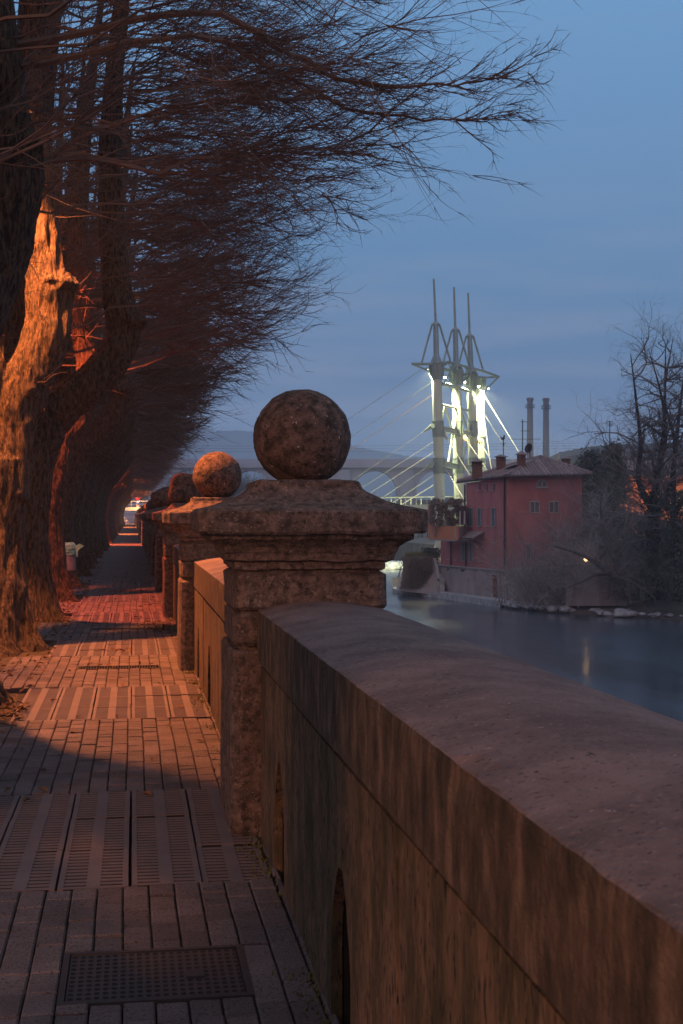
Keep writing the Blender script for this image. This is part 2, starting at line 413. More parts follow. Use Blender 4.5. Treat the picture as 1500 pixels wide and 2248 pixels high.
wob = lambda y, c: 0.006 * noise.noise(Vector((c * 0.7, y * 0.8, 0))) + 0.01 * noise.noise(Vector((3.1, y * 0.25, 5)))
def in_band(y):
    return any(a <= y < b_ for a, b_ in bands)
cw = 0.1045
xk = lambda k: 0.60 - cw * k
COVER = (xk(8), 4.40, xk(2), 4.92)
GRATES = [(xk(11), 13.9, xk(3), 14.16), (xk(11), 18.6, xk(3), 18.86), (xk(10), 27.9, xk(3), 28.15)]
PATH_NEAR = 34.0
cw = 0.1045
ncol = 18
for c in range(ncol):
    x0 = 0.60 - cw * (c + 1)
    y = 1.0 + rnd.random() * 0.2
    while y < PATH_NEAR:
        L = 0.2 if rnd.random() < 0.85 else 0.1
        y1 = y + L
        nb_ = [bb for bb in bands if y < bb[1] and y1 > bb[0]]
        if nb_:
            if y < nb_[0][0] - 0.03: y1 = nb_[0][0]
            else: y = nb_[0][1]; continue
        xm = x0 + cw / 2; skip = False
        for g_ in [COVER] + GRATES:
            if g_[0] - .001 < xm < g_[2] + .001 and y1 > g_[1] and y < g_[3]:
                if y < g_[1] - 0.02: y1 = g_[1]
                else: skip = True; y1 = g_[3]
        ym = (y + y1) / 2
        if not skip:
            w = wob(ym, 0)
            sag = 0.012 * noise.noise(Vector((xm * 0.9, ym * 0.5, 9)))
            paver(path, x0 + 0.0028 + w, y + 0.0022, x0 + cw - 0.0028 + w, y1 - 0.0028, sag)
        y = y1
# edging blocks along the wall foot
y = 1.0
while y < PATH_NEAR:
    paver(path, 0.603, y + 0.004, 0.63, y + 0.196, -0.004); y += 0.2
path.add([(-1.28, PATH_NEAR, 0.0), (0.64, PATH_NEAR, 0.0), (0.64, 300, 0.0), (-1.28, 300, 0.0)], [(0, 1, 2, 3)])
tag(path.build('path', M['paver']), kind='structure')
# slotted plates
slot_shade = MB()  # near-black sheet under each plate, painting the shade inside the slots
for (a, b_) in bands:
    cols = 5
    rows = 3; rl = (b_ - a) / rows
    for c in range(cols + 1):
        x0 = 0.60 - 0.302 * (c + 1); 
        if x0 < -1.0: continue
        off = 0.12 * (c % 2)
        for r in range(rows):
            ya = a + r * rl + 0.003; yb = a + (r + 1) * rl - 0.003
            w = wob(ya, c); z = rnd.uniform(-0.004, 0.004)
            xs = [x0 + 0.006 + w, x0 + 0.030 + w, x0 + 0.123 + w, x0 + 0.181 + w, x0 + 0.273 + w, x0 + 0.297 + w]
            for q in (0, 2, 4):
                plates.box((xs[q], ya, -0.08), (xs[q + 1], yb, z))
            slot_shade.box((x0 + .008 + w, ya + .002, -.06), (x0 + .295 + w, yb - .002, z - .0045))
            n = 12
            for q in (1, 3):
                stp = (yb - ya) / n
                for k in range(n):
                    plates.box((xs[q], ya + k * stp, z - .0044), (xs[q + 1], ya + k * stp + stp * 0.5, z - 0.001))
tag(plates.build('path_slotted_plates', M['plate']), kind='structure')
tag(slot_shade.build('path_slot_shade', M['dark']), kind='structure')

# covers and grates
def cover(x0, y0, x1, y1, name, label, cat):
    t = empty(name, ((x0 + x1) / 2, (y0 + y1) / 2, -0.05), label, cat)
    m = MB(); fr = 0.022
    for q in (((x0, y0, -0.05), (x1, y0 + fr, 0.002)), ((x0, y1 - fr, -0.05), (x1, y1, 0.002)),
              ((x0, y0 + fr, -0.05), (x0 + fr, y1 - fr, 0.002)), ((x1 - fr, y0 + fr, -0.05), (x1, y1 - fr, 0.002))): m.box(*q)
    m.build('frame', M['iron'], t)
    return t, fr
t, fr = cover(*COVER, 'access_cover', 'perforated dark metal cover set in the pavers in the near foreground', 'manhole cover')
m = MB(); m.box((COVER[0] + fr + .003, COVER[1] + fr + .003, -0.045), (COVER[2] - fr - .003, COVER[3] - fr - .003, -0.004)); m.build('lid', M['cover'], t)
m = MB(); m.box((0.18, 4.60, -0.005), (0.24, 4.66, 0.004)); m.build('handle', M['iron'], t)
GL = ['slim slotted drain grate nearest the camera, in the orange-lit pavers',
      'slim slotted drain grate in the brightly lit pavers beyond the trunk shadow', 'slim slotted drain grate in the shaded pavers beyond the lit stretch']
for gi, g_ in enumerate(GRATES):
    t, fr = cover(*g_, 'drain_grate', GL[gi], 'drain grate'); t['group'] = 'drain grates across the path'
    m = MB(); xx = g_[0] + fr + 0.004
    while xx < g_[2] - fr - 0.012:
        m.box((xx, g_[1] + fr, -0.045), (xx + 0.012, g_[3] - fr, -0.003)); xx += 0.027
    m.build('bars', M['iron'], t)

# river
b = MB()
b.add([(1.3, BACK, WATER), (1400, BACK, WATER), (1400, 1500, WATER), (-150, 1500, WATER), (-150, 420, WATER), (1.3, 420, WATER)], [(0, 1, 2, 3, 4, 5)])
tag(b.build('river', M['water'], origin=(0, 0, WATER)), kind='structure')
b = MB(); b.box((-60, 420, -8), (1.3, 420.4, -0.05)); b.box((1.25, BACK, -8), (1.3, 420, -0.12))
tag(b.build('embankment', M['basewall']), kind='structure')

# ---------------------------------------------------------------- PARAPET
CX = 0.865; SH = 0.38
def pillar(k, finial, label, prefix_seed):
    yf = 6.6 + PITCH * k; cy = yf + SH
    t = empty('parapet_pillar', (CX, cy, 0), label, 'pillar', 'stone pillars of the parapet')
    s = prefix_seed
    m = MB()
    m.loft_square(CX, cy, [(SH + .015, SH + .015, -0.05, .03), (SH + .018, SH + .018, 0.3, .03), (SH + .012, SH + .012, .60, .03), (SH + .014, SH + .014, .875, .03), (SH - .0, SH - .0, .893, .04)], amp=.008, seed=s)
    m.loft_square(CX, cy, [(SH - .03, SH - .03, .888, .02), (SH - .03, SH - .03, .912, .02)], amp=.003, seed=s)
    m.loft_square(CX, cy, [(SH - .012, SH - .012, .912, .03), (SH + .0, SH + .0, .93, .03), (SH - .002, SH - .002, 1.0, .02), (SH + .0, SH, 1.062, .03), (SH - .012, SH - .012, 1.072, .03)], amp=.006, seed=s + 3)
    m.loft_square(CX, cy, [(SH - .03, SH - .03, 1.068, .02), (SH - .03, SH - .03, 1.088, .02)], amp=.003, seed=s)
    m.loft_square(CX, cy, [(SH - .01, SH - .01, 1.085, .03), (SH + .003, SH + .003, 1.10, .03), (SH, SH, 1.18, .03), (SH + .003, SH + .003, 1.25, .03), (SH - .02, SH - .02, 1.262, .03)], amp=.007, seed=s + 6)
    m.build('shaft', M['stone'], t)
    m = MB()
    m.loft_square(CX, cy, [(SH - .03, SH - .03, 1.26, .02), (SH - .025, SH - .025, 1.275, .02), (SH - .0, SH - .0, 1.285, .02), (SH - .0, SH - .0, 1.318, .02),
                           (SH + .035, SH + .035, 1.325, .03), (SH + .038, SH + .038, 1.358, .03), (SH + .045, SH + .045, 1.366, .02), (SH + .055, SH + .055, 1.39, .02), (SH + .085, SH + .085, 1.415, .02),
                           (SH + .115, SH + .115, 1.43, .02), (SH + .12, SH + .12, 1.452, .02), (SH + .11, SH + .11, 1.47, .02)], amp=.008, seed=s + 9)
    m.build('moulding', M['stone'], t)
    m = MB(); W = 0.552
    lv = [(W - .012, W - .012, 1.456, .05), (W - .002, W - .002, 1.468, .05), (W, W, 1.515, .05), (W, W, 1.560, .05), (W - .012, W - .012, 1.574, .05)]
    for q in range(1, 12):
        tt = q / 11
        hw = 0.265 + (W - 0.02 - 0.265) * (1 - math.sin(tt * math.pi / 2)) ** 1.0
        lv.append((hw, hw, 1.576 + 0.125 * tt ** 1.15, .03))
    lv += [(0.262, 0.262, 1.712, .02), (0.245, 0.245, 1.72, .02)]
    m.loft_square(CX, cy, lv, per=22, amp=.007, seed=s + 12)
    m.build('cap', M['stone'], t, smooth=False)
    # finial
    bm = bmesh.new()
    bmesh.ops.create_icosphere(bm, subdivisions=5, radius=1)
    for vv in bm.verts:
        p = vv.co.copy()
        if finial == 'ball':
            r = 0.25 + 0.006 * noise.noise(p * 3 + Vector((s, 0, 0))) + 0.0035 * noise.noise(p * 14) + 0.0025 * noise.noise(p * 34)
            q = p * r; q.z = max(q.z, -0.228) ; q.z += 1.942
        elif finial == 'stump':
            e = 4.0
            l = (abs(p.x) ** e + abs(p.y) ** e + abs(p.z) ** e) ** (1 / e)
            q = p / l * (1 + 0.10 * noise.noise(p * 1.6 + Vector((s, 1, 0))) + 0.05 * noise.noise(p * 6))
            q = Vector((q.x * 0.27 - 0.03 * (1 - q.z), q.y * 0.25, q.z * 0.235)); q.z = max(q.z, -0.225); q.z += 1.94
        else:
            q = p * (1 + 0.15 * noise.noise(p * 1.5 + Vector((s, 1, 0))) + 0.05 * noise.noise(p * 6))
            q = Vector((q.x * 0.40 - 0.08, q.y * 0.28, q.z * 0.25)); q.z = max(q.z, -0.16); q.z += 1.87
        vv.co = q + Vector((CX, cy, 0))
    vs = [tuple(x.co) for x in bm.verts]; fs = [tuple(x.index for x in ff.verts) for ff in bm.faces]; bm.free()
    mesh('finial', vs, fs, M['ball'], t, smooth=True)
    return t
ord_ = ['third', 'fourth', 'fifth', 'sixth', 'seventh', 'eighth', 'ninth', 'tenth']
p0 = pillar(0, 'ball', 'large weathered stone pillar with a big mottled ball, nearest in the foreground', 0)
p1 = pillar(1, 'ball', 'stone pillar whose ball is lit orange on its left, behind the nearest pillar', 20)
p2 = pillar(2, 'stump', 'stone pillar topped by a broken blocky stump instead of a ball', 40)
p3 = pillar(3, 'dome', 'stone pillar topped by a low worn dome, just past the blocky stump', 60)
for k in range(4, NP):
    c = copy_tree(p0 if k % 2 else p1, None, (0, PITCH * (k - (0 if k % 2 else 1)), 0))
    c['label'] = 'dark stone pillar in the far row that shrinks towards the street end of the path'

def bay(y0, y1, seed, label):
    t = empty('parapet_wall', (0.9, (y0 + y1) / 2, 0), label, 'wall', 'parapet walls between the pillars')
    xl, xr = 0.600, 1.225
    zc0, zc1 = 0.832, 1.086
    m = MB()
    prof = [(xl + .012, zc0), (xl, zc0 + .012), (xl, zc0 + .09), (xl, zc0 + .17), (xl + .001, zc1 - .02), (xl + .003, zc1 - .003), (xl + .010, zc1 + .001)]
    for q in range(1, 14):
        tt = q / 14; prof.append((xl + .010 + (xr - xl - .028) * tt, zc1 + .001 + .042 * math.sin(math.pi * tt) ** 0.9))
    prof += [(xr - .018, zc1 + .003), (xr - .004, zc1 - .008), (xr, zc1 - .03), (xr, zc0 + .012), (xr - .012, zc0)]
    ns = int((y1 - y0) / 0.05); n = len(prof); v = []; f = []
    for j in range(ns + 1):
        y = y0 + (y1 - y0) * j / ns
        for i, (x, z) in enumerate(prof):
            p = Vector((x, y, z)); edge = 1.6 if i in (1, 4, 5, 6) else 0.8
            d = noise.noise_vector(p * 4 + Vector((seed, 0, 0))) * 0.001 + noise.noise_vector(p * 34) * 0.002 * edge
            chip = noise.noise(Vector((seed, y * 3.1, i * 0.05)))
            if i in (4, 5, 6) and chip > 0.35: d += Vector((0.012, 0, -0.012)) * (chip - 0.3) * 3
            d.y = 0 if j in (0, ns) else d.y * .5
            v.append(p + d)
    for j in range(ns):
        for i in range(n):
            a = j * n + i; b2 = j * n + (i + 1) % n
            f.append((a, b2, b2 + n, a + n)[::-1])
    f.append(tuple(range(n))); f.append(tuple(ns * n + i for i in range(n - 1, -1, -1)))
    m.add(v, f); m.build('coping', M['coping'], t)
    # wall panel with arched drain openings at its foot
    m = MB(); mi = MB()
    arch = [y0 + 0.62 + 1.75 * k for k in range(0, 4) if y0 + 0.62 + 1.75 * k < y1 - 0.35]
    arch = [y1 - (0.85 + 1.75 * k) for k in range(4) if y1 - (0.85 + 1.75 * k) > y0 + 0.35]
    arch.sort()
    aw, ah = 0.19, 0.50
    x0, xd = 0.613, 0.26
    cuts = [y0] + [(arch[i] + arch[i + 1]) / 2 for i in range(len(arch) - 1)] + [y1]
    for i, a in enumerate(arch):
        ya, yb = cuts[i], cuts[i + 1]
        poly = [(ya, -0.06), (a - aw, -0.06), (a - aw, 0.22)]
        for q in range(1, 12):
            tt = q / 12 * math.pi
            poly.append((a - aw * math.cos(tt) * (1 - .35 * math.sin(tt)) + rnd.uniform(-.012, .012), 0.22 + (ah - 0.22) * math.sin(tt) ** 0.9 + rnd.uniform(-.01, .01)))
        poly += [(a + aw, 0.22), (a + aw, -0.06), (yb, -0.06), (yb, 0.817), (ya, 0.817)]
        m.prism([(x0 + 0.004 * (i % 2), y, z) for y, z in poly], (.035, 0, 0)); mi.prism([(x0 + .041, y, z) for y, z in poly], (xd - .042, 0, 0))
    m.build('wall_panel', M['wall'], t)
    mi.box((x0 + xd + .002, y0, -0.06), (1.19, y1, 0.829)); mi.build('wall_core_shade', M['dark'], t)  # near-black jambs and back paint in the shade of the arch openings
    m = MB()
    m.box((0.622, y0 + .01, 0.815), (1.2, y1 - .01, 0.838)); m.build('mortar_joint', M['dark'], t)
    m = MB()
    for i, a in enumerate(arch):
        m.loft_square(x0 + 0.17, a, [(0.075, aw * 0.95, -0.05, .02), (0.06, aw * 0.8, 0.06 + 0.03 * (i % 3), .04), (0.03, aw * .5, 0.10, .02)], amp=.03, seed=i + seed)
    m.build('rubble', M['dark'], t)
    return t
ye = lambda k: 6.6 + PITCH * k
bay(ye(-1) + 0.2, ye(0) - 0.0 + .02, 1, 'foreground parapet wall with broad stone coping running to the lower right')
w1 = bay(ye(0) + 2 * SH - .02, ye(1) + .02, 5, 'orange-lit mossy parapet wall between the two pillars that carry balls')
w2 = bay(ye(1) + 2 * SH - .02, ye(2) + .02, 9, 'parapet wall between the second ball and the broken stump')
for k in range(2, NP - 1):
    c = copy_tree(w1 if k % 2 else w2, None, (0, PITCH * (k - (0 if k % 2 else 1)), 0))
    c['label'] = 'far stretch of parapet wall beyond the pillar with the broken stump'

# moss, litter, weeds
b = MB()
def blade(mb, p, h, w, lean):
    d = Vector((rnd.uniform(-1, 1), rnd.uniform(-1, 1), 0)).normalized(); q = Vector((-d.y, d.x, 0)) * w
    tip = Vector(p) + d * lean + Vector((0, 0, h))
    mb.add([Vector(p) - q, Vector(p) + q, tip], [(0, 1, 2)])
for i in range(5200):
    y = rnd.uniform(2.5, 22); 
    if noise.noise(Vector((y * 1.1, 3, 0))) < -0.12 : continue
    x = 0.60 - abs(rnd.gauss(0, 0.045)); blade(b, (x, y, -0.012), rnd.uniform(.008, .03), .008, .015)
tag(b.build('moss', M['moss']), kind='stuff', label='yellow green moss tufts along the foot of the parapet', cat='moss')
b = MB()
def dead_leaf(mb, x, y, z):
    a = rnd.uniform(0, 6.28); s = rnd.uniform(.02, .045); c = Vector((x, y, z)); u = Vector((math.cos(a), math.sin(a), rnd.uniform(-.3, .3))); w = Vector((-math.sin(a), math.cos(a), rnd.uniform(-.3, .3)))
    k = rnd.uniform(0.2, .6)
    mb.add([c - u * s, c - w * s * .6 + Vector((0, 0, s * k)), c + u * s, c + w * s * .6 + Vector((0, 0, s * k)), c], [(0, 1, 4), (1, 2, 4), (2, 3, 4), (3, 0, 4)])
for i in range(1100):
    y = rnd.uniform(7, 45); dead_leaf(b, rnd.uniform(-1.9, -0.86) if rnd.random() < .9 else rnd.uniform(-.9, .55), y, 0.012)
for i in range(60): dead_leaf(b, rnd.gauss(.35, .12), rnd.gauss(18.9, .4), .015)
for i in range(16): dead_leaf(b, rnd.gauss(-.15, .1), rnd.gauss(15.6, .15), .015)
for i in range(90): dead_leaf(b, rnd.uniform(-1.2, -.82), rnd.gauss(10.9, .35), .02)
tag(b.build('leaf_litter', M['leaf']), kind='stuff', label='curled brown dead leaves on the soil and pavers', cat='fallen leaves')
b = MB()
for i in range(240):
    p = Vector((rnd.gauss(.61, .03), rnd.gauss(3.72, .07), -0.01)); h = rnd.uniform(.02, .07)
    b.tube([p, p + Vector((rnd.gauss(0, .02), rnd.gauss(0, .02), h))], .0012, 3)
    q = p + Vector((0, 0, h)); s = .012
    b.add([q + Vector((-s, 0, 0)), q + Vector((0, -s, .004)), q + Vector((s, 0, 0)), q + Vector((0, s, .004))], [(0, 1, 2, 3)])
o = b.build('weed', M['moss']); tag(o, 'small green weed growing in the drain opening of the foreground wall', 'weed')

# ---------------------------------------------------------------- TREES OF THE AVENUE
def catmull(pts, n):
    pts = [Vector(p) for p in pts]; out = []
    P_ = [pts[0] * 2 - pts[1]] + pts + [pts[-1] * 2 - pts[-2]]
    for i in range(1, len(P_) - 2):
        for k in range(n):
            t = k / n; a, b_, c, d = P_[i - 1], P_[i], P_[i + 1], P_[i + 2]
            out.append(0.5 * ((2 * b_) + (c - a) * t + (2 * a - 5 * b_ + 4 * c - d) * t * t + (3 * b_ - a - 3 * c + d) * t ** 3))
    out.append(pts[-1]); return out
def interp(r, n):
    out = []
    for i in range(len(r) - 1):
        for k in range(n): out.append(r[i] + (r[i + 1] - r[i]) * k / n)
    out.append(r[-1]); return out
TX = -1.63
def interp2(a, b, n): return [a + (b - a) * i / (n - 1) for i in range(n)]
def twig(mb, p, d, L, r, segs, grav, rn, sides=3, wig=.12):
    pts = [p.copy()]; d = d.normalized(); q = p.copy()
    for i in range(segs):
        d = (d + Vector((rn.gauss(0, wig), rn.gauss(0, wig), rn.gauss(0, wig) + grav))).normalized()
        q = q + d * (L / segs); pts.append(q.copy())
    mb.tube(pts, [r * (1 - .8 * i / segs) for i in range(segs + 1)], sides, caps=False)
    return pts
def plane_tree(seed, y, knob, label, dens=1.0, thick=1.0, reach=3.0, group='bare trees of the avenue'):
    rn = random.Random(seed)
    t = empty('avenue_tree', (TX, y, 0), label, 'tree', group)
    base = Vector((TX, y, 0))
    kx, kz = knob
    tr = MB()
    fork = Vector((TX + 0.10, y, 2.35 + rn.uniform(-.2, .2)))
    # trunk with flare
    pts = catmull([base + Vector((0, 0, -.12)), base + Vector((0, 0, .15)), base + Vector((.02, 0, .6)), base + Vector((.02, .02, 1.4)), fork], 5)
    rad = interp([.66, .52, .42, .37, .39], 5)
    n = 28; v = []; f = []
    for i, (p, r) in enumerate(zip(pts, rad)):
        for k in range(n):
            a = 2 * math.pi * k / n
            lob = 1 + (0.16 if p.z < .5 else .05) * math.sin(a * 5 + seed) * max(.25, 1 - p.z) + .035 * noise.noise(Vector((math.cos(a) * 2.5, math.sin(a) * 2.5, p.z * 1.3 + seed)))
            lob += .018 * math.sin(a * 14 + 2 * noise.noise(Vector((a, p.z * .8, seed))))
            v.append(p + Vector((math.cos(a), math.sin(a), 0)) * r * lob)
    for i in range(len(pts) - 1):
        for k in range(n):
            a = i * n + k; b2 = i * n + (k + 1) % n; f.append((a, b2, b2 + n, a + n))
    f.append(tuple((len(pts) - 1) * n + k for k in range(n))); f.append(tuple(range(n - 1, -1, -1)))
    tr.add(v, f)
    limbs = []
    K = Vector((kx, y + rn.uniform(-.1, .1), kz))
    top = 11.5
    def limb(ps, rs, sides=16):
        c = catmull(ps, 5); r = interp(rs, 5)
        tr.tube(c, r, sides, rough=.16, seed=seed); limbs.append((c, r))
    lo = fork + Vector((0, 0, -.45))
    limb([lo, fork + (K - fork) * .28 + Vector((-.03, 0, -.02)), fork + (K - fork) * .68 + Vector((.06, 0, -.16)), K + Vector((-.02, 0, -.12)), K + Vector((-.13, 0, .55)), K + Vector((-.22, rn.uniform(-.2, .2), 2.3)), K + Vector((-.1, rn.uniform(-.3, .3), 4.4)), Vector((K.x + .25, y, top))],
         [.34, .31, .27, .27, .22, .18, .13, .05])
    # knuckle burl
    for q in range(3):
        bc = K + Vector((rn.uniform(-.02, .1), rn.uniform(-.1, .1), rn.uniform(-.12, .1)))
        tr.tube([bc - Vector((0, 0, .17)), bc - Vector((0, 0, .09)), bc, bc + Vector((0, 0, .09)), bc + Vector((0, 0, .17))], [.05, .2, .25, .19, .05], 12, rough=.35, seed=seed + q)
    # central and far limbs
    c1 = Vector((TX - .05, y + rn.uniform(-.3, .3), 3.6))
    limb([lo, fork + Vector((-.08, -.05, .35)), c1, c1 + Vector((.08, .1, 2)), c1 + Vector((.05, .3, 4.5)), Vector((c1.x + .2, y, top))], [.30, .27, .22, .18, .13, .05])
    c2 = Vector((TX - 1.1, y + rn.uniform(-.2, .2), 3.9))
    limb([lo, fork + Vector((-.3, .05, .25)), c2 + Vector((.3, 0, -.6)), c2, c2 + Vector((-.15, .1, 2.2)), Vector((c2.x, y, top))], [.30, .26, .23, .21, .16, .05])
    c3 = Vector((TX + .35, y + 1.0 * rn.choice((-1, 1)), 4.1))
    limb([lo, fork + Vector((.02, .2 * (c3.y - y), .3)), c3 + Vector((-.1, -.25 * (c3.y - y), -.7)), c3, c3 + Vector((.0, 0, 2.4)), Vector((c3.x + .4, c3.y, top - 1))], [.26, .23, .19, .17, .13, .04])
    trunk = tr.build('trunk', M['bark'], t, smooth=True)
    md = trunk.modifiers.new('merge', 'REMESH'); md.mode = 'VOXEL'; md.voxel_size = .022 if 15 < y < 23 else (.035 if y < 30 else .05); md.use_smooth_shade = True
    sm = trunk.modifiers.new('soft', 'SMOOTH'); sm.factor = .6; sm.iterations = 5
    dg = bpy.context.evaluated_depsgraph_get(); nm = bpy.data.meshes.new_from_object(trunk.evaluated_get(dg)); trunk.modifiers.clear(); trunk.data = nm
    if y < 28:
        co = [0.0] * (3 * len(nm.vertices)); nm.vertices.foreach_get('co', co); no = [0.0] * len(co); nm.vertices.foreach_get('normal', no)
        for i in range(0, len(co), 3):
            if co[i + 2] > 8: continue
            w_ = .25 * noise.noise(Vector((co[i] * 3, co[i + 1] * 3, co[i + 2] * 3)))
            d = .075 * abs(noise.noise(Vector((co[i] * 10 + w_, co[i + 1] * 10 + w_, co[i + 2] * 1.9 + seed)))) * (1 if co[i + 2] < 5 else .4) - .012
            for k in range(3): co[i + k] -= no[i + k] * d
        nm.vertices.foreach_set('co', co); nm.update()
    # crown
    cwn = MB()
    river = [limbs[0], limbs[3], limbs[1]]
    spurs = 3 if 8 < y < 22 else 0
    def tips(pts, r, L, level, n_, d0):
        for _ in range(n_):
            i = rn.randint(1, len(pts) - 1); p = pts[i]
            d = (pts[i] - pts[i - 1]).normalized()
            d = (d + Vector((rn.gauss(.14, .2), rn.gauss(0, .38), rn.gauss(.02, .24)))).normalized()
            if d.x < -.2 and d0 > 0: d.x *= -.5
            q = twig(cwn, p, d, L * rn.uniform(.55, 1.15), r, 5, .022, rn, 3, .15)
            if level > 0: tips(q, r * .62, L * .55, level - 1, 5, d0)
            elif spurs:
                for _k in range(spurs):
                    i_ = rn.randint(1, len(q) - 1); dq = (q[i_] - q[i_ - 1]).normalized() + Vector((rn.gauss(0, .5), rn.gauss(0, .5), rn.gauss(0, .5)))
                    twig(cwn, q[i_], dq, rn.uniform(.05, .2), r * .6, 2, 0, rn, 3, .2)
    nprim = int(48 * dens)
    for i in range(nprim):
        c, r = rn.choice(river if rn.random() < .9 else limbs)
        z = 3.9 + (top - 4.2) * (i / nprim) ** 1.15
        j = min(range(len(c)), key=lambda q: abs(c[q].z - z))
        if c[j].z < (4.9 if seed == 14 else 3.4): continue
        p = c[j]
        # outward reach: trimmed face of the hedge
        ex = (reach - .42) * rn.uniform(.55, 1.0) + .05 * (z - 5) + (.35 if rn.random() < .08 else 0)
        drop = rn.uniform(-.35, .75)
        tgt = Vector((ex, p.y + rn.gauss(0, 1.5), max(p.z + drop, 3.9 + .42 * max(ex - .8, 0) + rn.uniform(-.1, .7))))
        D = tgt - p; L = D.length
        r0 = rn.uniform(.009, .022) * thick * (2.0 if i % 6 == 0 else 1)
        segs = 9; pts = [p]; wv = Vector((rn.gauss(0, .12), rn.gauss(0, .16), rn.uniform(-.18, .22)))
        for s_ in range(1, segs + 1):
            tt = s_ / segs
            pts.append(p + D * tt + wv * math.sin(math.pi * tt) + Vector((rn.gauss(0, .03), rn.gauss(0, .04), rn.gauss(0, .045))))
        cwn.tube(pts, [r0 * (1 - .82 * q / segs) for q in range(segs + 1)], 4, caps=False)
        tips(pts[3:], r0 * .42, 1.05, 1, int(9 * dens) + 3, 1)
    # inner and rear twigs
    for i in range(int(34 * dens)):
        c, r = rn.choice(limbs); j = rn.randint(len(c) // 2, len(c) - 1); p = c[j]
        if p.z < (6.3 if seed == 14 else 4): continue
        a = rn.uniform(0, 6.28)
        d = Vector((math.cos(a), math.sin(a), rn.uniform(.0, .9)))
        q = twig(cwn, p, d, rn.uniform(1.4, 2.6), .016 * thick, 6, .02, rn, 3, .14)
        tips(q, .008 * thick, 1.0, 1, int(9 * dens) + 2, 0)
    # short shoots low on the knuckle
    sh = cwn
    for i in range(6 if seed == 14 else 12):
        c, r = limbs[rn.choice((0, 0, 3, 1))]; j = rn.randint(5, min(18, len(c) - 1)); p = c[j]
        d = Vector((rn.uniform(.2, 1), rn.uniform(-.9, .3), rn.uniform(-.25, .35)))
        q = twig(sh, p, d, rn.uniform(.4, .95), .007 * thick, 9, -.01, rn, 4, .2)
        for _ in range(2): twig(sh, q[rn.randint(2, 5)], d + Vector((rn.gauss(0, .5), rn.gauss(0, .5), rn.gauss(0, .5))), .35, .005 * thick, 4, 0, rn, 3, .15)
    if abs(y - T0 - 2 * TP) < .1:
        for (a0, ctl, tip, r_) in ((Vector((-.98, y, 5.4)), [P(430, 30, 10.9), P(640, 118, 10.9), P(780, 180, 11)], P(1130, 164, 11.2), .036), (Vector((-.98, y, 5.2)), [P(420, 80, 10.8), P(560, 130, 10.8), P(760, 235, 11)], P(1040, 262, 11.2), .03)):
            c_ = catmull([a0] + ctl + [P((ctl[-1] is not None) and 960 or 0, 190 if r_ > .033 else 262, 11.1), tip], 5)
            cwn.tube([p + Vector((rn.gauss(0, .012), rn.gauss(0, .012), rn.gauss(0, .012))) for p in c_], interp2(r_, .004, len(c_)), 5, caps=False)
            tips(c_[5:], .007, .55, 1, 30, 1)
    cwn.build('crown', M['twig'], t)
    return t
TREES = []
spec_t = [
 (T0, (-.9, 4.5), 'bare pollarded tree beside the camera, its twigs across the very top', .3, .8, 2.3),
 (T0 + TP, (-.95, 4.6), 'bare tree whose twigs spread across the top of the picture above the nearest pillar', .6, .65, 1.55),
 (T0 + 2 * TP, (-.98, 4.6), 'bare tree with a burled limb entering at the upper left corner', 1.05, .8, 2.4),
 (T0 + 3 * TP, (-.92, 4.2), 'ridged orange-lit trunk at the left edge, splitting into two upright limbs', 1.05, .85, 2.75),
 (T0 + 4 * TP, (-.10, 4.35), 'dark trunk whose thick limb swings out right to a knuckle and turns upright', 1.0, 1.05, 2.75),
 (T0 + 5 * TP, (-.75, 4.3), 'reddish-lit trunk standing just left of the litter bin', 1.0, 1.2, 2.9),
 (T0 + 6 * TP, (-.2, 4.3), 'shaded trunk directly behind the litter bin', .9, 1.4, 2.85),
]
for i, (y, kn, lb, dn, th, rc) in enumerate(spec_t):
    TREES.append(plane_tree(11 + i, y, kn, lb, dn, th, rc))
far0 = plane_tree(40, T0 + 7 * TP, (-.25, 4.2), 'shaded trunk second beyond the litter bin, its limb swinging over the path', .8, 1.7, 2.8)
far1 = plane_tree(41, T0 + 8 * TP, (-.1, 4.5), 'shaded trunk third beyond the litter bin', .75, 1.9, 2.8)
far2 = plane_tree(42, T0 + 9 * TP, (-.35, 4.3), 'shaded trunk fourth beyond the litter bin', .7, 2.3, 2.75)
for k in range(10, 46):
    s_ = (far0, far1, far2)[k % 3]; sk = 7 + k % 3
    c = copy_tree(s_, None, (0, TP * (k - sk), 0))
    c['label'] = 'one of the small far trunks lining the path towards the street end'

for k in range(1, 13):
    c = copy_tree((far0, far1, far2)[k % 3], None, (-4.4, TP * (k - 7 - k % 3) + 1.9, 0))
    c['label'] = 'dark tree of the second row beyond the road, mostly hidden by the first row'; c['group'] = 'second row of trees'
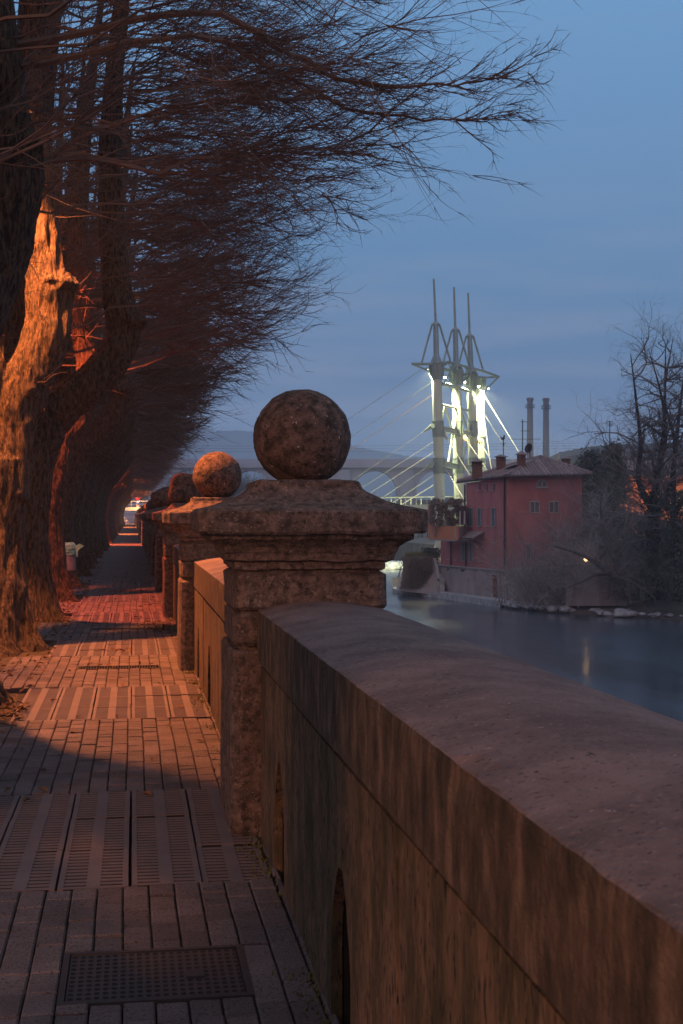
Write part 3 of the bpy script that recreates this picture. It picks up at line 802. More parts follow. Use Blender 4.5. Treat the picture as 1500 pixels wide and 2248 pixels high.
# ---------------------------------------------------------------- street lamps of the road (they light path and trunks)
def street_lamp(x, y, h, power, color, label, spot=R(140), tgt=None, rot=(0, 0, 0), head=1.2):
    t = empty('street_lamp', (x, y, 0), label, 'street lamp', 'street lamps along the road')
    m = MB(); m.lathe((x, y, -.06), [(.12, 0), (.12, .3), (.07, .4), (.05, h)], 12); m.tube([(x, y, h - .1), (x, y, h + .05), (x + .5, y, h + .22), (x + head, y, h + .25)], .035, 8)
    m.build('pole', M['signback'], t)
    m = MB(); m.loft_square(x + head + .2, y, [(.2, .1, h + .2, .03), (.32, .14, h + .22, .03), (.3, .12, h + .3, .03), (.1, .05, h + .34, .02)], per=4, amp=0); m.build('lamp_head', M['signback'], t)
    m = MB(); m.box((x + head, y - .09, h + .17), (x + head + .42, y + .09, h + .195)); m.build('lens', M['warmlens'], t)
    l = bpy.data.lights.new('street_light', 'SPOT'); l.energy = power; l.color = color; l.spot_size = spot; l.spot_blend = .5; l.shadow_soft_size = .14
    lo = bpy.data.objects.new('street_light', l); COL.objects.link(lo); lo.parent = t
    lo.location = (head + .2, 0, h + .10)
    lo.rotation_euler = rot
    return t
ORA = (1.0, .285, .08)
RED = (1.0, .16, .055)
LAMPS = [(-3.45, 14.8, 6.6, 7400, ORA, 'road lamp by the first trunks, just outside the picture on the left', (R(-7), 0, 0), R(103), .12),
         (-3.9, 23.4, 7.4, 7500, RED, 'road lamp hidden among the trunks beside the litter bin', (R(6), -R(8), 0), R(74), .25),
         (-5.2, 71.5, 7.0, 20000, RED, 'road lamp lighting the red strip of path halfway to the end', (0, -R(32), 0), R(50), .3),
         (-5.2, 107.0, 7.0, 36000, ORA, 'road lamp lighting the path beyond the red strip', (0, -R(32), 0), R(60), .5),
         (-5.2, 165.0, 7.0, 50000, ORA, 'road lamp near the street end of the path', (0, -R(32), 0), R(90), .5)]
for x, y, h, p, c, lb, ro, sp_, bl in LAMPS:
    t = street_lamp(x, y, h, p, c, lb, rot=ro, spot=sp_)
    t.children[-1].data.spot_blend = bl
    if 20 < y < 30:      # added weak wide fill spot to brighten the lower limbs
        l2 = bpy.data.lights.new('limb_fill', 'SPOT'); l2.energy = p * .055; l2.color = c; l2.spot_size = R(172); l2.spot_blend = 1; l2.shadow_soft_size = .2
        o2 = bpy.data.objects.new('limb_fill', l2); COL.objects.link(o2); o2.parent = t; o2.location = (1.4, 0, h + .08)
t = street_lamp(-9.4, -5.5, 4.8, 3000, (1, .42, .19), 'road lamp behind the camera on the left', rot=(R(66), 0, -R(42)), spot=R(125))
t.children[-1].data.shadow_soft_size = .7
street_lamp(-3.0, 222, 7.0, 11000, (1, .42, .18), 'lamp over the street at the end of the path', spot=R(150))

# ---------------------------------------------------------------- end of the path: signs, rails, bollards
zE = 225.0
def disc(mb, c, r, t=.03, n=24):
    # faces the camera
    d = Vector((-st, -ct, 0)); mb.tube([c, c + d * t], r, n)
fw = Vector((-st, -ct, 0)); rt = Vector((ct, -st, 0)); UP = Vector((0, 0, 1))
def flat(mb, c, poly, off, t=.012):
    mb.prism([c + rt * x + UP * y + fw * off for x, y in poly], fw * t)
gx = P(303, 1148, zE)
t = empty('road_sign', (gx.x, gx.y, 0), 'white post at the far end with no-entry sign above a blue arrow sign', 'road sign')
m = MB(); m.cyl((gx.x, gx.y, 0), (gx.x, gx.y, P(303, 1084, zE).z), .04); m.build('post', M['galv'], t)
c1 = P(303, 1092, zE - .1); m = MB(); disc(m, c1, .42); s1 = m.build('no_entry_disc', M['signred'], t)
m = MB(); flat(m, c1, [(-.3, -.075), (.3, -.075), (.3, .075), (-.3, .075)], .034); m.build('white_bar', M['signwhite'], s1)
c2 = P(303, 1102.5, zE - .1); m = MB(); disc(m, c2, .34); s2 = m.build('blue_disc', M['signblue'], t)
m = MB(); flat(m, c2, [(-.22, -.05), (.04, -.05), (.04, -.15), (.25, 0), (.04, .15), (.04, .05), (-.22, .05)], .034); m.build('white_arrow', M['signwhite'], s2)
c3 = P(303, 1112, zE - .1); m = MB(); flat(m, c3, [(-.25, -.22), (.25, -.22), (.25, .22), (-.25, .22)], 0, .03); s3 = m.build('small_panel', M['signred'], t)
m = MB(); flat(m, c3, [(-.14, -.05), (.14, -.05), (.14, .08), (-.14, .08)], .034); m.build('panel_symbol', M['signwhite'], s3)
gy = P(311, 1148, zE + 1)
t = empty('road_sign', (gy.x, gy.y, 0), 'dark round back of a sign on a thin post beside the no-entry sign', 'road sign')
m = MB(); m.cyl((gy.x, gy.y, 0), (gy.x, gy.y, P(311, 1090, zE).z), .04); m.build('post', M['signback'], t)
m = MB(); disc(m, P(311, 1092, zE + .9), .4); m.build('disc_back', M['signback'], t)
def rail(x0, x1, y, z0, z1, n, label, m_=M['railwhite'], name='railing'):
    t = empty(name, ((x0 + x1) / 2, y, 0), label, 'railing')
    m = MB()
    for zz in (z0, z1): m.beam((x0, y, zz), (x1, y, zz), .08, .10)
    m.build('rail', m_, t)
    m = MB()
    for i in range(n + 1): x = x0 + (x1 - x0) * i / n; m.beam((x, y, 0), (x, y, z1), .05, .05, (0, 1, 0))
    m.build('posts', m_, t)
rail(-3.0, 1.2, 229, .45, 1.0, 12, 'low white railing across the end of the path')
rail(-3.5, 4.2, 246, 1.2, 1.9, 14, 'higher pale railing of the bridge approach behind the low white railing')
for i, px in enumerate((294, 304)):
    q = P(px, 1148, 222 + 2 * i); m = MB(); m.lathe((q.x, q.y, -.03), [(.12, 0), (.12, .9), (.08, 1.0), (.10, 1.06), (.0, 1.14)], 12)
    tag(m.build('bollard', M['signback']), ('left' if i == 0 else 'right') + ' one of the two dark bollards closing the far end of the path', 'bollard', 'bollards at the end of the path')
# pale kiosk behind
t = empty('pale_shed', (-1, 262, 0), 'pale flat-roofed shed with bluish front seen past the signs', 'shed')
m = MB(); m.box((-6, 260, -.05), (4.5, 268, 3.2)); m.build('wall', mat('pale_blue_panel', (.35, .4, .5), None, rough=.7), t)
m = MB(); m.box((-6.4, 259.5, 3.2), (4.9, 268.4, 3.55)); m.build('roof', M['railwhite'], t)

# litter bin
bc = Vector((-1.33, 28.55, 0))
t = empty('litter_bin', bc, 'grey metal litter bin with a pale green plastic bag, in front of a shaded trunk', 'litter bin')
m = MB(); m.cyl(bc + Vector((.0, .22, 0)), bc + Vector((.0, .22, .9)), .025); m.build('post', M['signback'], t)
m = MB(); m.lathe(bc, [(.185, .40), (.19, .42), (.19, .48), (.195, .485), (.19, .49), (.19, .56), (.195, .565), (.19, .57), (.19, .62), (.195, .625), (.19, .63), (.19, .80)], 28); m.build('body', M['bin'], t, smooth=False)
m = MB(); pr = []
for i in range(10): pr.append((.200 + .012 * math.sin(i * 2.1), .72 + i * .02))
pr += [(.19, .93), (.15, .97), (.06, .96)]
m.lathe(bc, pr, 28)
m.v = [tuple(Vector(p) + noise.noise_vector(Vector(p) * 11) * .028) for p in m.v]
fl = bc + Vector((.17, -.08, .9))
m.add([fl, fl + Vector((.10, 0, .05)), fl + Vector((.20, 0, .0)), fl + Vector((.10, .0, -.06)), fl + Vector((.02, -.03, -.08)), fl + Vector((.03, -.03, -.2)), fl + Vector((.06, -.02, -.24)), fl + Vector((.07, 0, -.1))], [(0, 3, 2, 1), (0, 4, 7, 3), (4, 5, 6, 7)])
m.build('bag', M['bag'], t, smooth=True)

# ================================================================ FAR BANK
def Wt(px, z, Z):
    p = P(px, HZ, z); p.z = Z; return p
# terrain -----------------------------------------------------------------
wl_ = [(862, 134), (945, 126.5), (1070, 113.5), (1110, 109.5), (1200, 104.5), (1330, 100), (1500, 96.5), (1700, 90), (2300, 84)]
b = MB(); rows = []
def wlz(px):
    for (a, za), (c, zc) in zip(wl_, wl_[1:]):
        if a <= px <= c: return za + (zc - za) * (px - a) / (c - a)
pxs = [862 + i * 12 for i in range(120)]
N_ = len(pxs); prof_ = [(-1.2, -6.35), (0, -5.97), (.8, -5.7), (2.2, -5.5), (4.5, -5.35), (8, -5.0)]
for dz, hh in prof_:
    for px in pxs:
        k = min(1, max(0, (px - 1380) / 150))
        n1 = noise.noise(Vector((px * .05, dz, 0)))
        rows.append(Wt(px, wlz(px) + dz * (1 + k * 1.6) + n1 * .7, hh + n1 * .12 + k * .22 * max(dz, 0)))
for j in range(len(prof_) - 1):
    for i in range(N_ - 1):
        a = j * N_ + i; b.f.append((a, a + 1, a + N_ + 1, a + N_))
b.v = [tuple(p) for p in rows]
tag(b.build('shingle_bank', M['bank'], smooth=True), kind='structure')
b = MB()
poly = [Wt(975, 127, -3.15), Wt(1116, 115, -3.15), Wt(1245, 106.5, -3.0), Wt(1395, 107, -3.0), Wt(1520, 109, -2.9), Wt(2300, 100, -2.9), Wt(2300, 700, -2.9), Wt(400, 700, -3), Wt(330, 262, -3), Wt(800, 255, -3), Wt(955, 205, -3), Wt(945, 150, -3.1)]
n = len(poly); b.add(poly + [p + Vector((0, 0, -3.6)) for p in poly], [tuple(range(n))] + [((i + 1) % n, i, i + n, (i + 1) % n + n) for i in range(n)])
tag(b.build('far_bank', M['bank']), kind='structure')
b = MB()   # concrete footing below the house
q = [Wt(960, 122.3, 0), Wt(1000, 118.3, 0), Wt(1050, 113.6, 0), Wt(1098, 109.8, 0), Wt(1110, 112, 0), Wt(960, 128, 0)]
b.prism([Vector((p.x, p.y, -5.42)) for p in q], (0, 0, -1.2))
q = [Wt(862, 131.5, 0), Wt(905, 126.5, 0), Wt(962, 122.2, 0), Wt(962, 130, 0), Wt(870, 138, 0)]
b.prism([Vector((p.x, p.y, -5.6)) for p in q], (0, 0, -1.2))
tag(b.build('riverside_footing', M['rock']), kind='structure')
b = MB()   # low weir upstream
for i in range(60):
    px = 800 + i * 2.4; p = Wt(px, 186 + rnd.uniform(-2, 3), WATER); 
    b.tube([p, p + Vector((2.2, 1, .35 + rnd.uniform(0, .3))), p + Vector((3.6, 5, .75))], [.35, .3, .2], 6)
o = b.build('weir_foam', M['foam'], smooth=True); tag(o, 'strip of white water at the low weir upstream', 'white water', kind='stuff')
# wooded hills
def ridge(pts, z, depth, label_seed, zb=-6):
    v = []; f = []; n = 0
    dense = []
    for (a, ya), (c, yc) in zip(pts, pts[1:]):
        m_ = max(2, int(abs(c - a) / 6))
        for i in range(m_): dense.append((a + (c - a) * i / m_, ya + (yc - ya) * i / m_))
    dense.append(pts[-1]); L = len(dense)
    for row in range(4):
        for px, py in dense:
            hgt = EYE - z * (py - HZ) / F + noise.noise(Vector((px * .12, label_seed, 0))) * z * .0012
            fr = (0, .75, 1, .2)[row]; d = (0, .3, .6, 1)[row]
            p = Wt(px, z + depth * d, 0); p.z = zb + (hgt - zb) * fr; v.append(p)
    for r_ in range(3):
        for i in range(L - 1):
            a = r_ * L + i; f.append((a, a + 1, a + L + 1, a + L))
    return v, f
hb = MB()
hb.add(*ridge([(300, 960), (420, 948), (520, 942), (640, 950), (760, 975), (900, 1000), (1100, 1010)], 2450, 60, 1))
hb.add(*ridge([(150, 1070), (420, 1082), (560, 1095), (760, 1098), (900, 1096), (1060, 1080), (1180, 1000), (1230, 975), (1300, 960), (1400, 955), (1500, 950), (1700, 940)], 560, 120, 5))
hb.add(*ridge([(1180, 1010), (1250, 985), (1350, 972), (1450, 975), (1560, 965), (1800, 960)], 300, 60, 9))
tag(hb.build('hills', M['hill'], smooth=True, origin=(0, 0, -6)), kind='structure')

# ---------------------------------------------------------------- viaduct
ZV = 400.0
t = empty('arched_viaduct', Wt(824, ZV, -6), 'long pale concrete viaduct with round arches in the haze beyond the cables', 'viaduct')
mpp = ZV / F
fwd = Vector((st, ct, 0))
def VP_(px, py): return P(px, py, ZV)
per = 138.0
for k in range(-3, 5):
    c = 824 + per * k; x0 = c - per / 2; x1 = c + per / 2
    if x1 < 330: continue
    m = MB(); poly = [VP_(x0, 1200), VP_(c - 47, 1200), VP_(c - 47, 1080)]
    for q in range(1, 20):
        a = math.pi * q / 20; poly.append(VP_(c - 47 * math.cos(a), 1080 - 47 * math.sin(a)))
    poly += [VP_(c + 47, 1080), VP_(c + 47, 1200), VP_(x1, 1200), VP_(x1, 1026), VP_(x0, 1026)]
    m.prism(poly, fwd * 7); m.build('arch', M['concrete'], t)
    for e in (-1,):
        m = MB(); xx = x0
        m.prism([VP_(xx - 14, 1200), VP_(xx - 14, 1031), VP_(xx + 14, 1031), VP_(xx + 14, 1200)], fwd * -.9); m.build('pier', M['concrete'], t)
m = MB(); m.prism([VP_(330, 1027), VP_(330, 1013), VP_(1500, 1013), VP_(1500, 1027)], fwd * -1.4); m.v = [tuple(Vector(p)) for p in m.v]
m.build('deck', M['concrete'], t)
m = MB(); m.prism([VP_(330, 1013.2), VP_(330, 1008), VP_(1500, 1008), VP_(1500, 1013.2)], fwd * -1.0); m.build('parapet', M['concrete'], t)
# power line in front of the viaduct sky
t = empty('power_line', Wt(330, 380, 0), 'faint power line wires strung above the viaduct', 'power line')
for dy in (975, 981, 987):
    m = MB(); m.tube([P(250 + i * 60, dy + 4 * math.sin(i * math.pi / 12) + i * .1, 380) for i in range(18)], .035, 4); m.build('wire', M['pipe'], t)

# ---------------------------------------------------------------- factory stacks
def stack(px, top, z, label, w0, w1):
    base = Wt(px, z, -3); t = empty('factory_chimney', base, label, 'chimney', 'tall factory chimneys')
    ht = P(px, top, z).z; rt_ = w0 * z / F / 2; rb = w1 * z / F / 2
    m = MB(); m.lathe((base.x, base.y, 0), [(rb, -3), (rt_ * 1.02, ht - 5.2), (rt_, ht - 1.2), (rt_, ht)], 20); m.build('shaft', M['chimney'], t, smooth=False)
    m = MB(); m.lathe((base.x, base.y, ht), [(rt_ * 1.05, -1.2), (rt_ * 1.25, -.9), (rt_ * 1.25, .05), (rt_ * .8, .25)], 20); m.build('crown_ring', M['chimney'], t)
    m = MB(); m.lathe((base.x, base.y, ht - 4.6), [(rt_ * 1.05, 0), (rt_ * 1.75, .15), (rt_ * 1.75, .35), (rt_ * 1.05, .35)], 20)
    for q in range(12):
        a = q * math.pi / 6; r_ = rt_ * 1.7
        m.cyl((base.x + r_ * math.cos(a), base.y + r_ * math.sin(a), ht - 4.3), (base.x + r_ * math.cos(a), base.y + r_ * math.sin(a), ht - 3.0), .08, n=4)
    m.lathe((base.x, base.y, ht - 3.1), [(rt_ * 1.66, 0), (rt_ * 1.74, 0), (rt_ * 1.74, .12), (rt_ * 1.66, .12)], 20)
    m.build('platform', M['signback'], t)
stack(1164, 874, 620, 'left and paler of the two tall factory chimneys, with a railed platform near its top', 12.5, 19)
stack(1199, 875, 590, 'right and darker of the two tall factory chimneys, tapering upwards', 12.5, 18)

# ---------------------------------------------------------------- cable-stayed bridge
bridge = empty('cable_stayed_bridge', P(960, 1112, 162), 'pale green steel footbridge with floodlit pylons and slanting cables behind the red house', 'bridge')
DZ0, DZ1 = P(300, 1112, 226), P(962, 1112, 163)
DZ0.z = DZ1.z = 2.42
dd = (DZ1 - DZ0).normalized()
far_end = DZ1 + dd * 45
m = MB(); m.beam(DZ0, far_end, 4.2, .55); m.build('deck', M['pylon'], bridge)
m = MB()
for s_ in (-2, 2):
    off = Vector((-dd.y, dd.x, 0)) * s_
    m.beam(DZ0 + off + Vector((0, 0, 1.25)), far_end + off + Vector((0, 0, 1.25)), .07, .07)
    L = (far_end - DZ0).length; k = 0
    while k < L:
        p = DZ0 + dd * k + off; m.beam(p + Vector((0, 0, .2)), p + Vector((0, 0, 1.25)), .05, .05, (0, 1, 0)); k += 2.0
m.build('railing', M['pylon'], bridge)
cols = [  # z, base px, top px (at column top py), top py, mast
    (160, 967, 958.5, 800, (952.5, 612), 707, 957.0),
    (165.5, 1010, 1001.5, 812, (997, 630), 720, 1000.0),
    (170, 1043, 1034.5, 822, (1028, 643), 733, 1031.5),
    (174, 1057, 1051.5, 830, None, None, None)]
AX = []
for ci, (z, pb, pt, yt, mast, ycap, xcap) in enumerate(cols):
    B_, T_ = P(pb, 1150, z), P(pt, yt, z)
    mp1 = z / F
    ax = lambda py, B_=B_, T_=T_, yt=yt: B_ + (T_ - B_) * ((1150 - py) / (1150 - yt))
    AX.append(ax)
    bz = ax(1150); py_ = bridge
    pe = MB(); r = .62
    pe.tube([Vector((B_.x, B_.y, -4)), B_, ax(926)], [r, r, r], 24)
    pe.tube([ax(926), T_], [r * .95, r * .93], 24)
    py_ = pe.build('pylon', M['pylon'], bridge, smooth=False)
    for (a, c_) in ((924, 959), (1005, 1039)):
        m = MB()
        m.tube([ax(a), ax(a + 1.6)], [r * 1.12] * 2, 24); m.tube([ax(c_ - .8), ax(c_ + .8)], [r * 1.1] * 2, 24); m.tube([ax(a), ax(c_)], [r * 1.03] * 2, 24)
        for q in range(10):
            an = q * math.pi / 5; o_ = Vector((math.cos(an), math.sin(an), 0)) * r * 1.04
            m.beam(ax(a) + o_, ax(c_) + o_, .05, .12, tuple(o_.normalized()))
        m.build('collar', M['pylon_dark'], py_)
    # head
    m = MB()
    m.tube([ax(yt + 34), ax(yt + 28), ax(yt + 12), ax(yt - 2)], [r * .95, r * 1.15, r * 1.22, r * 1.22], 12)
    m.tube([ax(yt - 2), ax(yt - 3)], [r * 1.35] * 2, 16); m.tube([ax(yt + 14), ax(yt + 13)], [r * 1.35] * 2, 16)
    for q in range(8):
        an = q * math.pi / 4; o_ = Vector((math.cos(an), math.sin(an), 0))
        m.beam(ax(yt + 26) + o_ * r * 1.15, ax(yt) + o_ * r * 1.3, .06, .3, tuple(o_))
    m.build('pylon_head', M['pylon_dark'], py_)
    if mast:
        m = MB(); up0 = ax(yt); cp = P(xcap, ycap + 6, z); ct_ = P(xcap - .4, ycap - 2, z)
        m.tube([up0, up0 + (cp - up0) * .06, up0 + (cp - up0) * .24, cp], [r * 1.2, r * 1.1, .33, .31], 12)
        m.tube([cp, cp + (ct_ - cp) * .25, ct_], [.52, .5, .16], 8)
        m.tube([ct_, P(mast[0], mast[1], z)], [.15, .12], 8); m.build('mast', M['pylon_dark'], py_)
        m = MB()
        lft = rt * -1
        a1 = cp + lft * .45; b1 = P(xcap - 31 * 160 / z, yt - 3, z - 1.0); a2 = cp + rt * .45; b2 = P(xcap + 33 * 160 / z, yt - 4, z + 2)
        m.tube([a1, b1], .12, 8); m.tube([a2, b2], .12, 8)
        a3 = cp + fw * .45; m.tube([a3, P(xcap + 4, yt - 2, z - 4)], .11, 8)
        m.build('brace', M['pylon_dark'], py_)
# outriggers tie the heads together
m = MB()
m.tube([P(905, 799, 158), P(944, 799, 159), P(985, 795, 162), P(1062, 815, 170), P(1095, 827, 173)], .17, 8)
m.tube([P(905, 799, 158), P(946, 816, 160)], .12, 8); m.tube([P(985, 795, 162), P(960, 812, 161)], .14, 8)
m.tube([P(1095, 827, 173), P(1062, 860, 172)], .12, 8); m.tube([P(1095, 827, 173), P(1050, 830, 172)], .12, 8)
m.tube([P(960, 806, 160), P(1001, 818, 165.5), P(1052, 830, 173)], .22, 8)
m.tube([P(970, 842, 160), P(1003, 850, 165)], .25, 8); m.tube([P(1008, 852, 165), P(1036, 860, 170)], .2, 8)
m.tube([P(985, 795, 162), P(1000, 845, 165.5)], .1, 6); m.tube([P(1000, 800, 164), P(975, 840, 161)], .1, 6); m.tube([P(1022, 806, 166), P(1036, 848, 170)], .1, 6); m.tube([P(1040, 812, 169), P(1012, 846, 166)], .1, 6)
m.build('outrigger', M['pylon_dark'], bridge)
m = MB()
for a, c_, z1, z2 in (((972, 889), (1004, 896), 160, 165.5), ((1006, 896), (1036, 903), 165.5, 170)):
    m.tube([P(*a, z1), P(*c_, z2)], .15, 8); m.tube([P(*c_, z2), P(c_[0] - 20 * 160 / z2, 1014, (z1 + z2) / 2)], .14, 8)
    m.tube([P(a[0] + 6, a[1] + 4, z1 + 1), P(a[0] + 19, 938, z1 + 3)], .12, 8); m.tube([P(a[0] + 4, a[1] + 4, z1 + 1), P(a[0] - 2, 935, z1)], .1, 8)
for a, c_, z1, z2 in (((972, 942), (1006, 948), 160, 165.5), ((976, 1019), (1008, 1026), 160, 165.5), ((1018, 949), (1038, 954), 165.5, 170), ((1020, 1026), (1042, 1030), 165.5, 170)):
    A_, C_ = P(*a, z1), P(*c_, z2); m.beam(A_, C_, .12, .55)
    for s_ in (-.28, .28): m.beam(A_ + Vector((0, 0, s_)), C_ + Vector((0, 0, s_)), .5, .06)
m.build('cross_beam', M['pylon'], bridge)
# cables
cab = [((925, 812, 159.5), 482), ((947, 840, 163), 547), ((948, 868, 166), 583), ((945, 938, 159.5), 689), ((950, 971, 163), 732), ((952, 993, 167), 767),
       ((945, 1021, 159.5), 813), ((950, 1045, 163), 852), ((952, 1065, 167), 877)]
def deck_pt(px):
    best = None
    for i in range(400):
        p = DZ0 + (DZ1 - DZ0) * (i / 399)
        xc = p.x * ct - p.y * st; zc = p.x * st + p.y * ct
        q = 750 + F * xc / zc
        if best is None or abs(q - px) < best[0]: best = (abs(q - px), p)
    return best[1]
for i, ((x, y, z), ax_) in enumerate(cab):
    m = MB(); e = deck_pt(ax_); e = Vector((e.x, e.y, 2.6)); a = P(x, y, z)
    m.tube([a, e], .036, 6); m.build('cable', M['cable'] if i != 2 else M['rust'], bridge)
    if i % 3 == 0 and i:
        m = MB(); d = (e - a).normalized(); m.tube([a + d * -.5, a + d * .3, a + d * 1.2, a + d * 1.4], [.3, .2, .12, .05], 8); m.build('socket', M['pylon_dark'], bridge)
rc = [((978, 831, 161), (1086, 1022)), ((1022, 840, 166), (1125, 1009)), ((1053, 851, 172), (1142, 996)), ((972, 946, 161), (1032, 1044)), ((1018, 957, 166), (1056, 1012)),
      ((1048, 961, 171), (1086, 1022)), ((977, 1026, 161), (1016, 1092)), ((1060, 900, 172), (1076, 1010))]
for i, ((x, y, z), e) in enumerate(rc):
    a = P(x, y, z); e_ = P(e[0], e[1], z - 10); e2 = a + (e_ - a) * 1.35
    m = MB(); m.tube([a, e2], .042, 6); m.build('cable', M['cable'], bridge)
    if i in (3, 4, 5): m = MB(); d = (e2 - a).normalized(); m.tube([a - d * .6, a, a + d * 2.0, a + d * 2.2], [.3, .3, .2, .05], 8); m.build('socket', M['rust'] if i > 3 else M['pylon'], bridge)
# floodlights on the pylon heads
def flood(px, py, z, tgt, power, r=.13, spot=R(60)):
    c = P(px, py, z)
    m = MB(); m.tube([c + Vector((0, 0, .28)), c + Vector((0, 0, .05))], [.16, .22], 10); h = m.build('floodlight', M['pylon_dark'], bridge)
    m = MB(); m.lathe(c, [(.03, -.12), (.13, -.08), (.16, 0), (.1, .05)], 10); m.build('flood_lens', M['lampglow'], h)
    l = bpy.data.lights.new('flood_light', 'SPOT'); l.energy = power; l.color = (1, .92, .5); l.spot_size = spot; l.spot_blend = .6; l.shadow_soft_size = r
    o = bpy.data.objects.new('flood_light', l); COL.objects.link(o); o.parent = h
    lc = c + Vector((0, 0, -.2)); o.location = lc - org(bridge)
    o.rotation_euler = (tgt - lc).to_track_quat('-Z', 'Y').to_euler()
FP = 19000
DN = Vector((0, 0, -10))
for px, py, z, k in ((938, 812, 160.3, 1), (977.5, 828, 162.3, 1.2), (1020, 838, 167.3, 1.2), (1051, 848, 171.2, 1.3), (1071, 852, 173.4, 1.1)):
    flood(px, py, z, P(px, py, z) + DN, FP * k, spot=R(150))
# ---------------------------------------------------------------- red house
house = empty('red_house', Wt(1112, 112, -5.4), 'three storey dark red riverside house with tiled hip roof and chimneys', 'house')
A = Wt(1114, 112, 0); Bc = Wt(1024, 120, 0); Cc = Wt(968, 125.2, 0); D = Wt(1278, 112, 0); Fc = Bc + (D - A)
def at(p, z): return Vector((p.x, p.y, z))
def zof(p, py): zc = p.x * st + p.y * ct; return EYE - zc * (py - HZ) / F
zA, zB, zD = zof(A, 1047), zof(Bc, 1061), zof(D, 1042)
zF = zB + zD - zA
def wallprism(mb, pts, zb, tops):
    v = [at(p, zb) for p in pts] + [at(p, t_) for p, t_ in zip(pts, tops)]; n = len(pts)
    mb.add(v, [tuple(range(n)), tuple(range(2 * n - 1, n - 1, -1))] + [((i + 1) % n, i, i + n, (i + 1) % n + n) for i in range(n)])
zb = -3.2
m = MB(); wallprism(m, [A, Bc, Fc, D], zb, [zA, zB, zF, zD]); m.build('wall', M['red'], house)
perp = Vector(((A - Bc).y, -(A - Bc).x, 0)).normalized()
if (perp.x * st + perp.y * ct) < 0: perp = -perp      # away from camera
B2 = Bc + (Cc - Bc) * .02
m = MB(); wallprism(m, [B2, Cc, Cc + perp * 6, B2 + perp * 6], zb, [-.62] * 4); m.build('wing', M['red'], house)
m = MB()
A_ = A + (A - Bc).normalized() * .12; ww = [A_ - perp * .12, Cc - perp * .12 + (Cc - Bc).normalized() * .1, Cc + perp * 6.2, A_ + perp * .3 + (D - A) * .35, A_ - perp * .05 + (D - A) * .35]
wallprism(m, [ww[0], ww[1], ww[2], ww[3]], -6.2, [-3.12] * 4); m.build('base', M['basewall'], house)
m = MB(); m.beam(at(A_, -3.08) - perp * .2, at(Cc, -3.08) - perp * .2, .2, .10); m.build('ledge', M['frame'], house)
# roof
E1, E2, E3 = P(1003, 1057, 121.8), P(1110, 1044.5, 111.0), P(1300, 1040, 111.2); E4 = E1 + (E3 - E2)
RA = P(1187, 1003, 117.5); RB = P(1150, 1012, 121)
m = MB()
m.add([E1, E2, E3, E4, RA, RB], [(0, 1, 4, 5), (1, 2, 4), (2, 3, 5, 4), (3, 0, 5), (3, 2, 1, 0)])
def tile_rows(mb, e0, e1, tops, sp=.27, r=.085):
    # ribs from eave point up the slope until the polygon's upper boundary
    ev = e1 - e0; L = ev.length; ev.normalize()
    nrm = (e1 - e0).cross(tops[0] - e0).normalized(); 
    if nrm.z < 0: nrm = -nrm
    up = nrm.cross(ev).normalized()
    if up.z < 0: up = -up
    ub = [((q - e0).dot(ev), (q - e0).dot(up)) for q in [e0] + tops + [e1]]
    s_ = sp / 2
    while s_ < L:
        h = 0
        for (a, ha), (c, hc) in zip(ub, ub[1:]):
            if a <= s_ <= c and c > a: h = ha + (hc - ha) * (s_ - a) / (c - a)
        if h > .15:
            p0 = e0 + ev * s_ + nrm * .02; nseg = max(1, int(h / .45)); pts = []; rad = []
            for k in range(nseg):
                pa = p0 + up * (h * k / nseg); pb = p0 + up * (h * (k + 1) / nseg - .02)
                pts += [pa, pb]; rad += [r * 1.15, r * .9]
            mb.tube(pts, rad, 6)
        s_ += sp
tile_rows(m, E1, E2, [RB, RA]); tile_rows(m, E2, E3, [RA])
for a_, c_ in ((E1, RB), (E2, RA), (RB, RA), (E3, RA)): m.tube([a_ + Vector((0, 0, .06)), c_ + Vector((0, 0, .06))], .12, 8)
roof = m.build('roof', M['tiles'], house)
m = MB()
for a_, c_ in ((E1, E2), (E2, E3)): m.tube([a_ + Vector((0, 0, -.08)) + fw * .05, c_ + Vector((0, 0, -.08)) + fw * .05], .09, 8)
m.build('gutter', M['pipe'], roof)
def chim(px, y0, y1, z, w, label_hat=True):
    c = P(px, y1, z); h = (y1 - y0) * z / F; w = w * z / F / 2
    m = MB(); m.loft_square(c.x, c.y, [(w, w, c.z - .6, 0), (w, w, c.z + h * .45, 0), (w * 1.2, w * 1.2, c.z + h * .47, 0), (w * 1.2, w * 1.2, c.z + h * .52, 0), (w * .9, w * .9, c.z + h * .53, 0)], per=2, amp=0)
    for sx_ in (-1, 1):
        for sy_ in (-1, 1): m.box((c.x + sx_ * w * .8 - .08, c.y + sy_ * w * .8 - .08, c.z + h * .5), (c.x + sx_ * w * .8 + .08, c.y + sy_ * w * .8 + .08, c.z + h * .78))
    m.box((c.x - w * .25, c.y - w * .8, c.z + h * .5), (c.x + w * .25, c.y + w * .8, c.z + h * .78))
    ch = m.build('chimney', M['brick'], roof)
    m = MB(); m.loft_square(c.x, c.y, [(w * 1.45, w * 1.45, c.z + h * .77, 0), (w * 1.5, w * 1.5, c.z + h * .81, 0), (w * .1, w * .1, c.z + h * 1.02, 0)], per=2, amp=0); m.build('chimney_cap', M['tiles'], ch)
chim(1048, 1008, 1036, 117, 19); chim(1100, 998, 1022, 119, 17); chim(1145, 990, 1028, 114, 14.5); chim(1243, 1003, 1022, 121, 14)
m = MB(); q = P(1119, 1027, 116.3); m.beam(P(1114, 1028.5, 116.2), P(1138, 1019.5, 115.0), .9, .08, (0, 0, 1)); m.build('skylight', M['frame'], roof)
